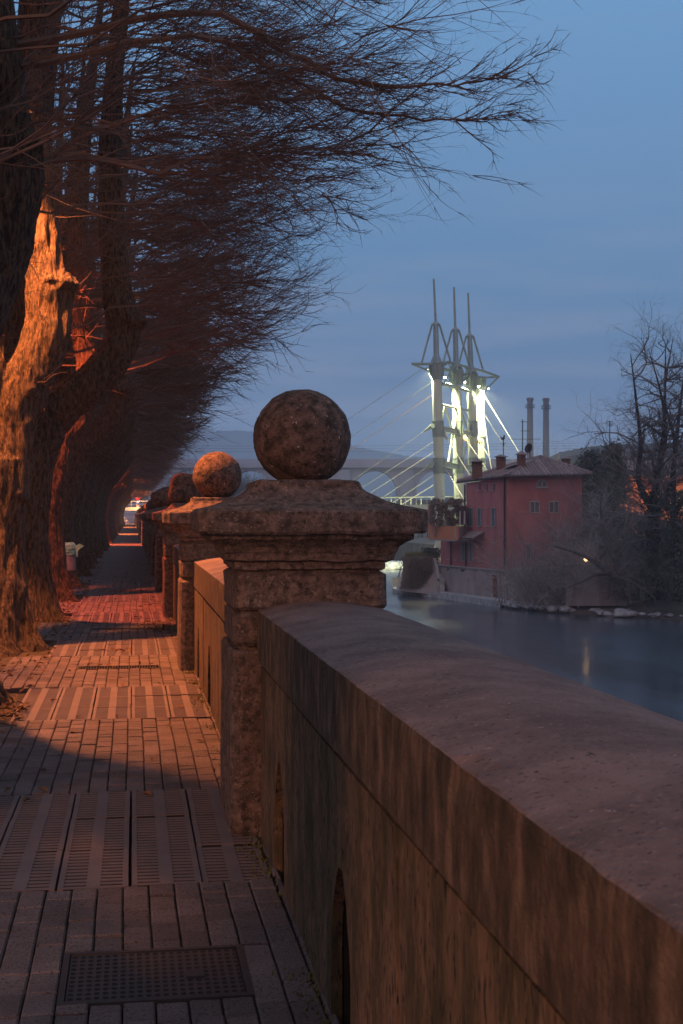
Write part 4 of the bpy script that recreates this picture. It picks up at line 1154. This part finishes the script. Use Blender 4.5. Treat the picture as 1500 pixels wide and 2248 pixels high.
# windows on the two faces
def on_plane(px, py, p0, nrm, out):
    u = (px - 750) / F; d = Vector((st + u * ct, ct - u * st, -(py - HZ) / F)); o_ = Vector((0, 0, EYE))
    tt = (p0 - o_).dot(nrm) / d.dot(nrm); return o_ + d * tt + nrm * out
def plate(mb, x0, y0, x1, y1, p0, nrm, o0, o1):
    q = [on_plane(x0, y1, p0, nrm, o0), on_plane(x1, y1, p0, nrm, o0), on_plane(x1, y1, p0, nrm, o1), on_plane(x0, y1, p0, nrm, o1),
         on_plane(x0, y0, p0, nrm, o0), on_plane(x1, y0, p0, nrm, o0), on_plane(x1, y0, p0, nrm, o1), on_plane(x0, y0, p0, nrm, o1)]
    mb.hexa(q)
nA = -perp
nD = Vector(((D - A).y, -(D - A).x, 0)).normalized()
if nD.x * st + nD.y * ct > 0: nD = -nD
def window(x, y0, y1, w, shut, p0=A, nn=nA, pane=True):
    m = MB(); plate(m, x - w / 2, y0, x + w / 2, y1, p0, nn, -.02, .03); wd = m.build('window', M['glass'] if pane else M['red'], house)
    m = MB(); plate(m, x - w / 2 - 1.0, y1, x + w / 2 + 1.0, y1 + 1.6, p0, nn, -.02, .16); m.build('sill', M['frame'], wd)
    m = MB(); plate(m, x - w / 2 - .6, y0 - 1.1, x + w / 2 + .6, y0, p0, nn, -.02, .08); m.build('lintel', M['frame'], wd)
    if shut:
        for s_ in (-1, 1):
            m = MB(); xa = x + s_ * (w / 2 + .2); xb = x + s_ * (w / 2 + 2.6)
            plate(m, min(xa, xb), y0, max(xa, xb), y1 - .4, p0, nn, .0, .09); m.build('shutter', M['shutter'], wd)
    if pane:
        m = MB(); plate(m, x - .35, y0, x + .35, y1, p0, nn, .03, .05); plate(m, x - w / 2, y0 + (y1 - y0) * .45, x + w / 2, y0 + (y1 - y0) * .45 + .7, p0, nn, .031, .049); m.build('mullion', M['shutter'], wd)
for x, sh_ in ((1034.7, 1), (1053.9, 1), (1069.9, 0), (1084.8, 1)): window(x, 1116, 1155, 4.2, sh_, pane=bool(sh_))
for x, y0, y1, sh_ in ((985.9, 1194, 1228, 0), (1001.3, 1194, 1229, 0), (1018.7, 1193, 1231, 1), (1035.5, 1191, 1231.5, 1), (1055.2, 1192, 1232, 0), (1086.7, 1191, 1233, 0)): window(x, y0, y1, 4.2, sh_, pane=bool(sh_))
for x in (1053.5, 1069, 1085): window(x, 1062, 1076.5, 3.6, 0)
def arch_plate(mb, xc, y0, y1, w, p0, nn, o0, o1):
    pts = [on_plane(xc - w / 2, y1, p0, nn, o0)] + [on_plane(xc - w / 2 * math.cos(a * math.pi / 12), y1 - 4 - (y1 - y0 - 4) * math.sin(a * math.pi / 12), p0, nn, o0) for a in range(13)] + [on_plane(xc + w / 2, y1, p0, nn, o0)]
    mb.prism(pts, nn * (o1 - o0))
m = MB(); arch_plate(m, 1190, 1052, 1069, 25, A, nD, -.02, .06); wd = m.build('window', M['frame'], house)
m = MB(); arch_plate(m, 1190, 1054, 1068, 20, A, nD, .061, .09); m.build('pane', M['glass'], wd)
m = MB(); plate(m, 1189, 1054, 1191, 1068, A, nD, .091, .12); plate(m, 1176, 1069, 1204, 1071.5, A, nD, -.02, .2); m.build('sill', M['frame'], wd)
for x in (1174, 1216):
    m = MB(); plate(m, x - 11, 1100, x + 11, 1126, A, nD, -.02, .05); wd = m.build('window', M['frame'], house)
    for s_ in (-5, 5): m = MB(); plate(m, x + s_ - 4, 1102, x + s_ + 4, 1124, A, nD, .051, .07); m.build('pane', M['glass'], wd)
for x in (1160, 1215, 1250): window(x, 1195, 1228, 7, 0, A, nD)
# downpipes
for px, y0, y1, p0, nn in ((1110.5, 1050, 1254, A, nA), (1023.5, 1064, 1165, A, nA), (993, 1186, 1247, A, nA), (1025.5, 1186, 1250, A, nA)):
    m = MB(); m.tube([on_plane(px, y0, p0, nn, .12), on_plane(px, y1, p0, nn, .12), on_plane(px - 4, y1 + 3, p0, nn, .35)], .075, 8); m.build('downpipe', M['pipe'], house)
m = MB(); m.tube([on_plane(1092, 1262, A, nA, .25), on_plane(1094, 1310, A, nA, .25)], .2, 8); m.build('outlet_pipe', mat('rust_pipe', (.2, .08, .05), None), house)
# terrace with parapet
q0, q1 = P(941, 1184, 123.2), P(1003, 1184, 117.6); q2 = at(on_plane(1026, 1184, A, nA, .0), 0)
m = MB()
def para(a, c_, m_, zt=.51, zb_=-.66, th=.2):
    a = Vector((a.x, a.y, 0)); c_ = Vector((c_.x, c_.y, 0)); n_ = (c_ - a).cross(UP).normalized() * th
    if n_.x * st + n_.y * ct < 0: n_ = -n_
    m_.hexa([at(a, zb_), at(c_, zb_), at(c_ + n_, zb_), at(a + n_, zb_), at(a, zt), at(c_, zt), at(c_ + n_, zt), at(a + n_, zt)])
para(q0, q1, m); ter = m.build('terrace_parapet', M['orange'], house)
m = MB(); para(q1 + (q2 - q1).normalized() * .004, q2, m, .50, -.65, .18); m.build('terrace_side', M['basewall'], house)
m = MB(); m.prism([at(q0, -.67), at(q1, -.67), at(q2, -.67), at(q2 + perp * 3, -.67), at(q0 + perp * 4, -.67)], (0, 0, -.12)); m.build('terrace_floor', M['basewall'], house)
m = MB(); pl = P(947, 1150, 123.6); m.box((pl.x - .25, pl.y - .2, .5), (pl.x + .25, pl.y + .2, 2.4)); m.build('terrace_pier', M['red'], house)
m = MB(); e = on_plane(1016, 1135, A, nA, .1)
hexp = [P(1006, 1152, 118.6), P(1024, 1152, 118.4), P(1024, 1152, 119.6), P(1006, 1152, 120), P(1006, 1112, 118.6), P(1024, 1110, 118.4), P(1024, 1110, 119.6), P(1006, 1112, 120)]
m.hexa(hexp); m.build('terrace_room', M['pipe'], house)
for x in (1010, 1020): m = MB(); m.hexa([P(x - 2, 1151, 118.45), P(x + 2, 1151, 118.4), P(x + 2, 1151, 118.55), P(x - 2, 1151, 118.6), P(x - 1, 1122, 118.45), P(x + 1.6, 1122, 118.4), P(x + 1.6, 1122, 118.55), P(x - 1, 1122, 118.6)]); m.build('curtain', M['frame'], house)
# canopy
m = MB(); c0, c1, c2, c3 = on_plane(1024, 1166, A, nA, 0.0), on_plane(1064, 1166, A, nA, 0.0), on_plane(1066, 1182, A, nA, 1.3), on_plane(1001, 1181, A, nA, 1.2)
m.prism([c0, c1, c2, c3], (0, 0, -.12)); m.build('canopy', M['tiles'], house)
m = MB(); m.tube([c3, c2], .07, 6); m.tube([on_plane(1060, 1195, A, nA, 0), c2 + Vector((0, 0, -.1))], .05, 6); m.build('canopy_gutter', M['pipe'], house)
# things on the roof
t = empty('television_antenna', P(1147, 1000, 115.5), 'thin television aerial mast above the middle chimney', 'antenna')
m = MB(); a = P(1147.5, 1002, 115.5); top_ = P(1147.5, 921, 115.5); m.cyl(a, top_, .045, n=6); m.build('mast', M['pipe'], t)
m = MB()
for py, w in ((926, 12), (946, 16), (964, 36)):
    c = P(1147.5, py, 115.5); m.tube([c - rt * (.2 if w < 30 else 1.2), c + rt * w * .038 * 1.1], .02, 5)
    for k in range(7): d = c + rt * (.09 * k * w * .06); m.tube([d - fwd * .3, d + fwd * .3], .012, 4)
m.build('aerial', M['pipe'], t)
t = empty('satellite_dish', P(1164, 1002, 116), 'round satellite dish beside the television aerial', 'satellite dish')
c = P(1163, 985, 115.8); m = MB(); nn_ = (rt * -.75 + fw * .55 + UP * .25).normalized()
m.tube([c, c + nn_ * .03, c + nn_ * .09, c + nn_ * .16], [.05, .28, .40, .44], 20, caps=False); m.tube([c + nn_ * .02, c + nn_ * -.04], [.25, .05], 12); m.build('dish', M['pipe'], t, smooth=True)
m = MB(); m.cyl(c, P(1164, 1004, 116), .04, n=6); m.tube([c + UP * -.3, c + nn_ * .55], .015, 5); m.build('mount', M['pipe'], t)
t = empty('weathercock', P(1105.5, 1002, 119), 'black weathercock on a short rod beside the middle chimney', 'weather vane')
zc_ = 119.3
m = MB(); m.cyl(P(1105.5, 1000, zc_), P(1105.5, 966, zc_), .04, n=6); c = P(1105.5, 973, zc_); m.tube([c - rt * .22, c + rt * .22], .02, 5); m.lathe(P(1105.5, 977, zc_), [(.02, -.12), (.12, 0), (.02, .12)], 10); m.build('rod', M['pipe'], t)
m = MB(); s_ = zc_ / F
ck = [(1100, 963), (1099, 957), (1101.5, 960), (1104, 961), (1106, 956), (1106.5, 954), (1108.5, 955.5), (1109.5, 957), (1108.5, 958.5), (1109, 962), (1106.5, 966), (1104.5, 966.5), (1101.5, 965)]
m.prism([P(x, y, zc_) for x, y in ck], fwd * .06); m.build('cock', M['pipe'], t)

# ---------------------------------------------------------------- riverside walls, stairs, buttress
t = empty('riverside_buttress', Wt(920, 126, -5.9), 'sloping masonry buttress draped in ivy at the water, left of the house', 'buttress')
m = MB(); zq = 125.5
m.prism([P(875, 1297, zq - .4), P(962, 1306, zq - 2), P(960, 1262, zq - 1), P(954, 1226, zq), P(907, 1222, zq + 1)], fwd * 5); m.build('body', M['basewall'], t)
m = MB(); m.prism([P(952, 1226, zq - .3), P(958, 1226, zq - .3), P(967, 1270, zq - 1.4), P(961, 1270, zq - 1.4)], fwd * .8); m.build('edge_stone', M['frame'], t)
t = empty('stone_stairs', Wt(975, 124, -5.5), 'narrow stone stairs rising beside the red house wing', 'stairs')
m = MB()
for i in range(11):
    z0 = 122.6 + i * .28; a = Wt(965.5, z0, 0); c = Wt(976.5, z0, 0)
    m.prism([at(a, -5.6), at(c, -5.6), at(c, -5.2 + i * .19), at(a, -5.2 + i * .19)], fwd * .3)
m.build('steps', M['rock'], t)
def leaf_cloud(mb, n, fn, s, rn, shape=.6):
    for _ in range(n):
        c, nrm = fn(); a = Vector((rn.gauss(0, 1), rn.gauss(0, 1), rn.gauss(0, 1))).normalized(); bq = a.cross(Vector((rn.gauss(0, 1), rn.gauss(0, 1), rn.gauss(0, 1)))).normalized()
        q = s * rn.uniform(.5, 1.3)
        mb.add([c - a * q, c - bq * q * shape, c + a * q, c + bq * q * shape], [(0, 1, 2, 3)])
rn = random.Random(3)
m = MB()
def fn():
    y = rn.uniform(1222, 1292); k = (y - 1222) / 72; x = rn.uniform(907 - 32 * k, 950 - 14 * k); return P(x, y, zq - .15 - rn.random() * .5 - k * .6), None
leaf_cloud(m, 3800, fn, .13, rn, .25)
for i in range(240):
    x = rn.uniform(882, 948); p = P(x, 1222, zq - .5); pts = [p]
    for k in range(6): pts.append(pts[-1] + Vector((rn.gauss(0, .12), rn.gauss(0, .05), -rn.uniform(.2, .5))) + fw * .03)
    m.tube(pts, .018, 3, caps=False)
tag(m.build('ivy', M['ivy']), 'dry ivy and creepers hanging over the buttress left of the house', 'ivy')
m = MB()
for i in range(2600):
    p = P(rn.uniform(892, 960), 1222, zq + rn.uniform(0, 6)); p.z = -2.75 + rn.uniform(-.1, .1); blade(m, p, rn.uniform(.3, .9), .02, rn.uniform(.1, .4))
tag(m.build('tall_grass', M['grass']), kind='stuff', label='dry yellowish grass on top of the buttress', cat='grass')
m = MB(); g0, g1 = Wt(935, 128.5, 0), Wt(960, 126.5, 0)
leaf_cloud(m, 1500, lambda: (g0 + (g1 - g0) * rn.random() + Vector((rn.gauss(0, .3), rn.gauss(0, .4), -2.2 + rn.uniform(-.7, .6))), None), .1, rn)
tag(m.build('hedge', M['evergreen']), 'small clipped dark hedge between the grassy buttress and the stairs', 'hedge')
t = empty('concrete_wall', Wt(1320, 104, -6), 'bare grey concrete river wall right of the house beneath the bank lamp', 'wall')
m = MB(); m.prism([P(1243, 1330, 103.5), P(1315, 1330, 102.3), P(1315, 1240, 102.3), P(1243, 1240, 103.5)], fwd * 3); m.prism([P(1316, 1330, 102.2), P(1400, 1330, 103.5), P(1400, 1238, 103.5), P(1316, 1241, 102.2)], fwd * 3); m.build('panel', M['basewall'], t)
m = MB(); m.beam(P(1240, 1239, 103.6), P(1315, 1239, 102.3), .3, .15); m.beam(P(1316, 1239.5, 102.3), P(1400, 1237, 103.4), .3, .15); m.build('coping', M['basewall'], t)
tag_w = empty('retaining_wall', Wt(1190, 108, -6), 'dim retaining wall behind the grey brush below the house end', 'wall')
m = MB(); m.prism([P(1118, 1330, 111.2), P(1243, 1330, 105.2), P(1243, 1246, 105.2), P(1118, 1250, 111.2)], fwd * 2); m.build('panel', M['basewall'], tag_w)

# rocks ------------------------------------------------------------------
def rockmesh(seed):
    bm = bmesh.new(); bmesh.ops.create_icosphere(bm, subdivisions=3, radius=1)
    vs = []
    for v_ in bm.verts:
        p = v_.co; k = 1 + .35 * noise.noise(p * 1.1 + Vector((seed * 7, 0, 0))) + .12 * noise.noise(p * 3.2); q = p * k; q.z = max(-.4, min(.7, q.z * .75)); vs.append(tuple(q))
    fs = [tuple(x.index for x in f_.verts) for f_ in bm.faces]; bm.free(); return vs, fs
rocks = []
for s_ in range(5):
    vs, fs = rockmesh(s_); o = mesh('river_rock', vs, fs, M['rock'], origin=(0, 0, 0)); rocks.append(o)
    tag(o, 'grey boulder among those lying along the far waterline', 'rock', 'boulders at the far waterline')
k = 0
for i in range(150):
    px = rn.choice([rn.uniform(1068, 1400), rn.uniform(1068, 1260), rn.uniform(1400, 1520)])
    src = rocks[i % 5]; o = src if i < 5 else src.copy()
    if i >= 5: COL.objects.link(o)
    s_ = rn.uniform(.14, .5) * (1 if px < 1400 else .5)
    o.location = Wt(px, wlz(px) + rn.uniform(-.2, 2.6), -5.78 + rn.uniform(0, .15)); o.scale = (s_ * rn.uniform(.8, 1.5), s_, s_ * rn.uniform(.6, 1)); o.rotation_euler = (0, 0, rn.uniform(0, 6))

# ---------------------------------------------------------------- bare trees and brush
def grow(mb, p, d, L, r, lvl, rn, wig=.16, kids=3, up=.04, sides=5, seg=5):
    pts = [p.copy()]; q = p.copy(); d = d.normalized()
    for i in range(seg):
        d = (d + Vector((rn.gauss(0, wig), rn.gauss(0, wig), rn.gauss(0, wig) + up))).normalized(); q = q + d * L / seg; pts.append(q.copy())
    mb.tube(pts, [r * (1 - .5 * i / seg) for i in range(seg + 1)], max(3, sides), caps=False)
    if lvl <= 0: return
    for k in range(kids + (1 if rn.random() < .4 else 0)):
        i = rn.randint(max(1, seg // 3), seg); pp = pts[i]
        dd_ = (d + Vector((rn.gauss(0, .75), rn.gauss(0, .75), rn.gauss(.05, .5)))).normalized()
        grow(mb, pp, dd_, L * rn.uniform(.55, .8), r * (1 - .5 * i / seg) * rn.uniform(.5, .75), lvl - 1, rn, wig * 1.1, kids, up, sides - 1, seg)
def big_tree(px, z, zb, top, label, seed, r=.32, fork=.33):
    rn = random.Random(seed); base = Wt(px, z, zb); t = empty('bare_tree', base, label, 'tree', 'bare trees on the far bank')
    H = P(px, top, z).z - zb
    tm = MB(); c0 = base; c1 = base + Vector((rn.gauss(0, .15), 0, H * fork)); 
    pts = [base, base + Vector((.08, 0, H * .15)), c1]; tm.tube(catmull(pts, 4), interp([r * 1.3, r, r * .85], 4), 12, rough=.2)
    cm_ = MB()
    for i, (dx, hh) in enumerate(((-.12, .62), (.13, .6), (.0, .66))):
        e = c1 + Vector((dx * H + rn.gauss(0, .2), rn.gauss(0, .8), H * hh)); J = lambda k: Vector((rn.gauss(0, k), rn.gauss(0, k), rn.gauss(0, k * .5)))
        cc = catmull([c1, c1 + (e - c1) * .2 + Vector((dx * H * .3, 0, 0)) + J(.2), c1 + (e - c1) * .45 + Vector((dx * H * .3, 0, 0)) + J(.45), c1 + (e - c1) * .7 + J(.4), e + J(.3)], 4); tm.tube(cc, interp([r * .7, r * .6, r * .45, r * .28, r * .08], 4), 8)
        for k in range(17):
            j = rn.randint(1, len(cc) - 2); sgn = rn.choice((-1, 1))
            d = Vector((sgn * rn.uniform(.5, 1), rn.uniform(-.6, .6), rn.uniform(.0, .7)))
            grow(cm_, cc[j], d, H * rn.uniform(.12, .2), r * .3 * (1 - .5 * j / len(cc)), 3, rn, .3, 3, .03, 4, 4)
    for k in range(8):
        d = Vector((rn.uniform(-1, 1), rn.uniform(-.6, .6), rn.uniform(.1, .5))); grow(cm_, base + Vector((0, 0, H * rn.uniform(.2, .4))), d, H * .2, r * .22, 3, rn, .26, 3, .02, 4, 4)
    tm.build('trunk', M['pipe2'], t, smooth=True); cm_.build('crown', M['bush2'], t)
    # ivy on the trunk
    im = MB(); leaf_cloud(im, 2600, lambda: (base + Vector((rn.gauss(0, .45), rn.gauss(0, .45), rn.uniform(0, H * .42))), None), .12, rn)
    im.build('ivy', M['evergreen'], t)
    return t
M['pipe2'] = mat('dark_bark', (.05, .042, .038), (.03, .026, .024), 3, .9, .4)
M['bush2'] = mat('dark_twigs', (.17, .148, .14), (.11, .096, .09), 1, .9, 0)
big_tree(1434, 98, -4.6, 752, 'tallest bare tree on the far bank, with crooked forking crown against the sky', 21, .36)
big_tree(1487, 96, -4.6, 742, 'bare tree at the right edge beside the tallest far bank tree', 25, .30)
def brush(px, z, zb, h, w, n, lvl, label, seed, mt='bush', r=.03, name='bare_bush', cat='bush', spread=.5, hang=0, group=None):
    rn = random.Random(seed); base = Wt(px, z, zb); t = empty(name, base, label, cat, group); m = MB()
    for i in range(n):
        p = base + Vector((rn.gauss(0, w * .25), rn.gauss(0, w * .2), 0)); d = Vector((rn.gauss(0, spread), rn.gauss(0, spread), 1))
        grow(m, p, d, h * rn.uniform(.35, .6), r * rn.uniform(.6, 1.2), lvl, rn, .12, 3, hang, 4, 5)
    m.build('branches', M[mt], t); return t
brush(1175, 104.5, -5.4, 8.6, 7, 60, 3, 'large grey leafless bush in front of the house end wall', 31, r=.04)
brush(1212, 105.5, -5.4, 8.5, 5, 40, 3, 'grey leafless bush over the rocks, right of the large one', 32, r=.04)
brush(1280, 109, -3.0, 8.5, 6, 34, 3, 'tangled leafless bush behind the concrete wall by the bank lamp', 33, r=.04, mt='bush2')
brush(1140, 107.5, -5.4, 4.0, 4, 16, 3, 'low leafless bush against the grey base wall of the house', 34, r=.025, mt='bush2')
brush(1320, 110, -3.0, 10.5, 7, 40, 3, 'tall thin-stemmed leafless bush rising before the dark evergreen', 35, r=.045)
brush(1385, 104, -4.8, 7.5, 8, 44, 3, 'dark brushwood at the foot of the tallest bare tree', 36, r=.045, mt='bush2')
brush(1450, 101, -4.8, 6.5, 8, 44, 3, 'dark brushwood between the two tall bare trees', 37, r=.045, mt='bush2')
brush(1500, 99, -4.8, 7.5, 7, 40, 3, 'dark brushwood at the right edge', 38, r=.045, mt='bush2')
brush(1255, 135, -3.0, 14.5, 7, 16, 4, 'slender pale bare tree rising behind the roof corner', 41, r=.07, name='bare_tree', cat='tree', spread=.3)
brush(1300, 138, -3.0, 13.0, 7, 14, 4, 'slender bare tree behind the dark evergreen', 42, r=.07, name='bare_tree', cat='tree', spread=.3)
# leaning willow
rnw = random.Random(77); wb = Wt(1392, 101.5, -5.2); t = empty('leaning_tree', wb, 'leafless tree leaning left over the concrete wall from the shingle', 'tree')
m = MB(); l1 = catmull([wb, P(1378, 1292, 101.5), P(1345, 1262, 101), P(1300, 1230, 100.5), P(1262, 1212, 100), P(1215, 1198, 99.5)], 5); m.tube(l1, interp([.42, .36, .27, .18, .12, .05], 5), 10, rough=.2)
l2 = catmull([P(1378, 1292, 101.5), P(1362, 1250, 102), P(1338, 1205, 102.5), P(1322, 1150, 103), P(1318, 1090, 103)], 5); m.tube(l2, interp([.32, .27, .2, .13, .05], 5), 10, rough=.2)
M['greybark'] = mat('grey_bark', (.13, .112, .105), (.085, .073, .068), 3, .9, .4)
l3 = catmull([P(1345, 1262, 101), P(1310, 1262, 100.3), P(1275, 1278, 100), P(1245, 1290, 100)], 5); m.tube(l3, interp([.14, .1, .07, .03], 5), 7)
m.build('trunk', M['greybark'], t, smooth=True)
m = MB()
for l_ in (l1, l2, l3):
    for k in range(20):
        j = rnw.randint(3, len(l_) - 1); grow(m, l_[j], Vector((rnw.uniform(-1, .7), rnw.uniform(-.6, .6), rnw.uniform(-.1, 1))), rnw.uniform(1.0, 2.3), .035, 3, rnw, .2, 3, .0, 4, 4)
m.build('crown', M['bush'], t)
# evergreens
def evergreen(px, z, zb, top, w, label, seed, mt='evergreen', n=7000, cone=True):
    rn = random.Random(seed); base = Wt(px, z, zb); t = empty('evergreen_tree', base, label, 'tree'); H = P(px, top, z).z - zb
    m = MB(); m.tube([base, base + Vector((0, 0, H * .8))], [.25, .05], 8); m.build('trunk', M['pipe2'], t)
    cl = [(rn.uniform(0, 6.28), rn.random() ** .8, rn.random()) for _ in range(70)]
    m = MB()
    def f_():
        a, hh, rr = rn.choice(cl); env = (1 - hh) ** .75 if cone else math.sqrt(max(.05, 1 - (hh * 1.9 - .9) ** 2)); rad = w * env * (.45 + .55 * rr)
        return base + Vector((math.cos(a) * rad + rn.gauss(0, w * .12), math.sin(a) * rad + rn.gauss(0, w * .12), H * (.06 + .9 * hh) + rn.gauss(0, H * .03))), None
    leaf_cloud(m, n, f_, .17, rn, .5); m.build('crown', M[mt], t)
evergreen(1347, 122, -3, 973, 2.9, 'dark pointed evergreen standing behind the bare bushes right of the house', 51)
evergreen(1308, 120, -3, 990, 2.4, 'dark rounded evergreen touching the right end of the red house roof', 52, cone=False)
evergreen(1292, 117, -3, 1060, 2.2, 'low dark evergreen beside the right wall of the red house', 53, cone=False, n=5000)
evergreen(1385, 112, -3.5, 1130, 3.0, 'low dark shrubby evergreen before the orange-lit facade', 54, cone=False, n=6000)
evergreen(1465, 106, -4, 1150, 3.6, 'dark ivy-choked shrub between the two tall bare trees', 55, cone=False, n=8000)
# terrace shrubs
rn = random.Random(5)
t = empty('terrace_shrub', Wt(985, 121.5, -.5), 'brownish shrubs overflowing the orange terrace of the red house', 'shrub')
m = MB()
cl = [(rn.uniform(948, 1012), rn.uniform(1098, 1148)) for _ in range(30)]
def fn2():
    x, y = rn.choice(cl); x += rn.gauss(0, 3.5); y = max(y + rn.gauss(0, 4), 1092 + abs(x - 968) * .1); return P(x, y, 121.5 + rn.gauss(0, .8)), None
leaf_cloud(m, 5200, fn2, .11, rn, .5); m.build('foliage', M['ivy'], t)
m = MB()
for i in range(40): p = Wt(rn.uniform(952, 1008), 121.5, -.5); grow(m, p, Vector((rn.gauss(0, .3), rn.gauss(0, .3), 1)), 1.4, .03, 1, rn, .15)
m.build('stems', M['bush'], t)
# bank lamp
c = P(1287, 1228, 104.2)
t = empty('bank_lamp', Wt(1287, 104.2, -3), 'glowing warm lamp on a short post above the concrete wall', 'lamp')
m = MB(); m.cyl(Wt(1287, 104.2, -3), c + Vector((0, 0, -.15)), .05, n=8); m.build('post', M['pipe'], t)
m = MB(); m.lathe(c, [(.04, -.16), (.15, -.1), (.18, 0), (.14, .1), (.04, .16)], 14); m.build('globe', M['banklamp'], t)
l = bpy.data.lights.new('lamp_light', 'POINT'); l.energy = 9; l.color = (1, .6, .28); l.shadow_soft_size = .2
o = bpy.data.objects.new('lamp_light', l); COL.objects.link(o); o.parent = t; o.location = c + fw * .3 - org(t)
# lit house behind the trees
h2 = empty('plaster_house', Wt(1440, 134, -3), 'orange-lit plaster house mostly hidden behind the tall bare trees', 'house')
a, c_ = Wt(1372, 132, 0), Wt(1560, 134, 0); dp = fwd * 9
m = MB(); wallprism(m, [a, c_, c_ + dp, a + dp], -3.1, [P(1440, 1048, 132).z] * 4); m.build('wall', M['orange'], h2)
zt = P(1440, 1048, 132).z
m = MB(); ov = rt * .8; f0 = fw * .7
m.prism([at(a - ov, zt) + f0, at(c_ + ov, zt) + f0, at((a + c_) / 2 + rt * 3, zt + 2.0) + fwd * 4.5, at((a + c_) / 2 - rt * 3, zt + 2.0) + fwd * 4.5], (0, 0, .15)); m.build('roof', M['tiles'], h2)
nf = fw
for px in (1425, 1462, 1495):
    m = MB(); plate(m, px - 5, 1095, px + 5, 1120, a, fw, 0, .05); wd = m.build('window', M['frame'], h2); m = MB(); plate(m, px - 4, 1096, px + 4, 1119, a, fw, .051, .07); m.build('pane', M['glass'], wd)
lp = P(1432, 1160, 124)
t = empty('yard_lamp', at(lp, -3), 'lamp post in the yard of the orange-lit house behind the trees', 'lamp')
m = MB(); m.cyl(at(lp, -3), lp, .05, n=8); m.build('post', M['pipe'], t); m = MB(); m.lathe(lp, [(.04, -.1), (.15, 0), (.04, .12)], 12); m.build('globe', M['banklamp'], t)
l = bpy.data.lights.new('lamp_light', 'POINT'); l.energy = 2600; l.color = (1, .5, .2); l.shadow_soft_size = .2
o = bpy.data.objects.new('lamp_light', l); COL.objects.link(o); o.parent = t; o.location = lp + fwd * .4 + UP * .3 - org(t)
# thin mast behind
t = empty('radio_mast', Wt(1339, 240, -3), 'thin mast with a small box aerial above the hedge line on the right', 'mast')
q = P(1339, 925, 240); m = MB(); m.cyl((q.x, q.y, -3), q, .09, n=6); m.build('pole', M['pipe'], t)
m = MB(); 
for k in range(6): m.tube([q + rt * (-.5 + k * .2) + UP * -.9, q + rt * (-.5 + k * .2) + UP * .1], .03, 4)
m.tube([q - rt * .55, q + rt * .55], .04, 4); m.tube([q - rt * .55 - UP * .8, q + rt * .55 - UP * .8], .04, 4); m.build('aerial', M['pipe'], t)

# far woods: separate bare trees, hazy
fr = []
for s_ in range(4):
    rn = random.Random(100 + s_); t = empty('far_tree', (0, 0, 0), 'hazy bare tree of the woods before and below the viaduct', 'tree', 'hazy trees beyond the river')
    m = MB(); m.tube([(0, 0, -.5), (0, 0, 5)], [.22, .15], 5); m.build('trunk', M['farbush'], t)
    m = MB()
    for i in range(26):
        p = Vector((0, 0, rn.uniform(1.5, 6.5))); d = Vector((rn.gauss(0, .6), rn.gauss(0, .6), rn.uniform(.2, 1.1)))
        grow(m, p, d, rn.uniform(2.6, 4.2), .10, 3, rn, .15, 3, .03, 3, 4)
    m.build('crown', M['farbush'], t); fr.append(t)
rn = random.Random(9); spots = []
for i in range(70): spots.append((rn.uniform(400, 1000), rn.uniform(265, 385), rn.uniform(.5, .85)))
for i in range(34): spots.append((rn.uniform(1185, 1560), rn.uniform(165, 260), rn.uniform(.75, 1.1)))
for i in range(14): spots.append((rn.uniform(425, 560), rn.uniform(262, 300), rn.uniform(1.1, 1.5)))
for i, (px, z, s_) in enumerate(spots):
    o = fr[i % 4] if i < 4 else copy_tree(fr[i % 4])
    o.location = Wt(px, z, -3); o.scale = (s_, s_, s_); o.rotation_euler = (0, 0, rn.uniform(0, 6))
    if px > 1180: o['label'] = 'hazy bare tree of the wood behind the red house, on the right'

# ---------------------------------------------------------------- haze
hm = bpy.data.materials.new('air'); hm.use_nodes = True; nd = hm.node_tree.nodes; nd.clear()
out = nd.new('ShaderNodeOutputMaterial'); pv = nd.new('ShaderNodeVolumePrincipled')
pv.inputs['Color'].default_value = (.78, .9, 1, 1); pv.inputs['Density'].default_value = 0.00048; pv.inputs['Anisotropy'].default_value = 0.2
hm.node_tree.links.new(pv.outputs[0], out.inputs['Volume'])
b = MB(); b.box((-260, -40, -9), (1300, 2700, 175)); o = b.build('haze', hm); tag(o, kind='stuff')
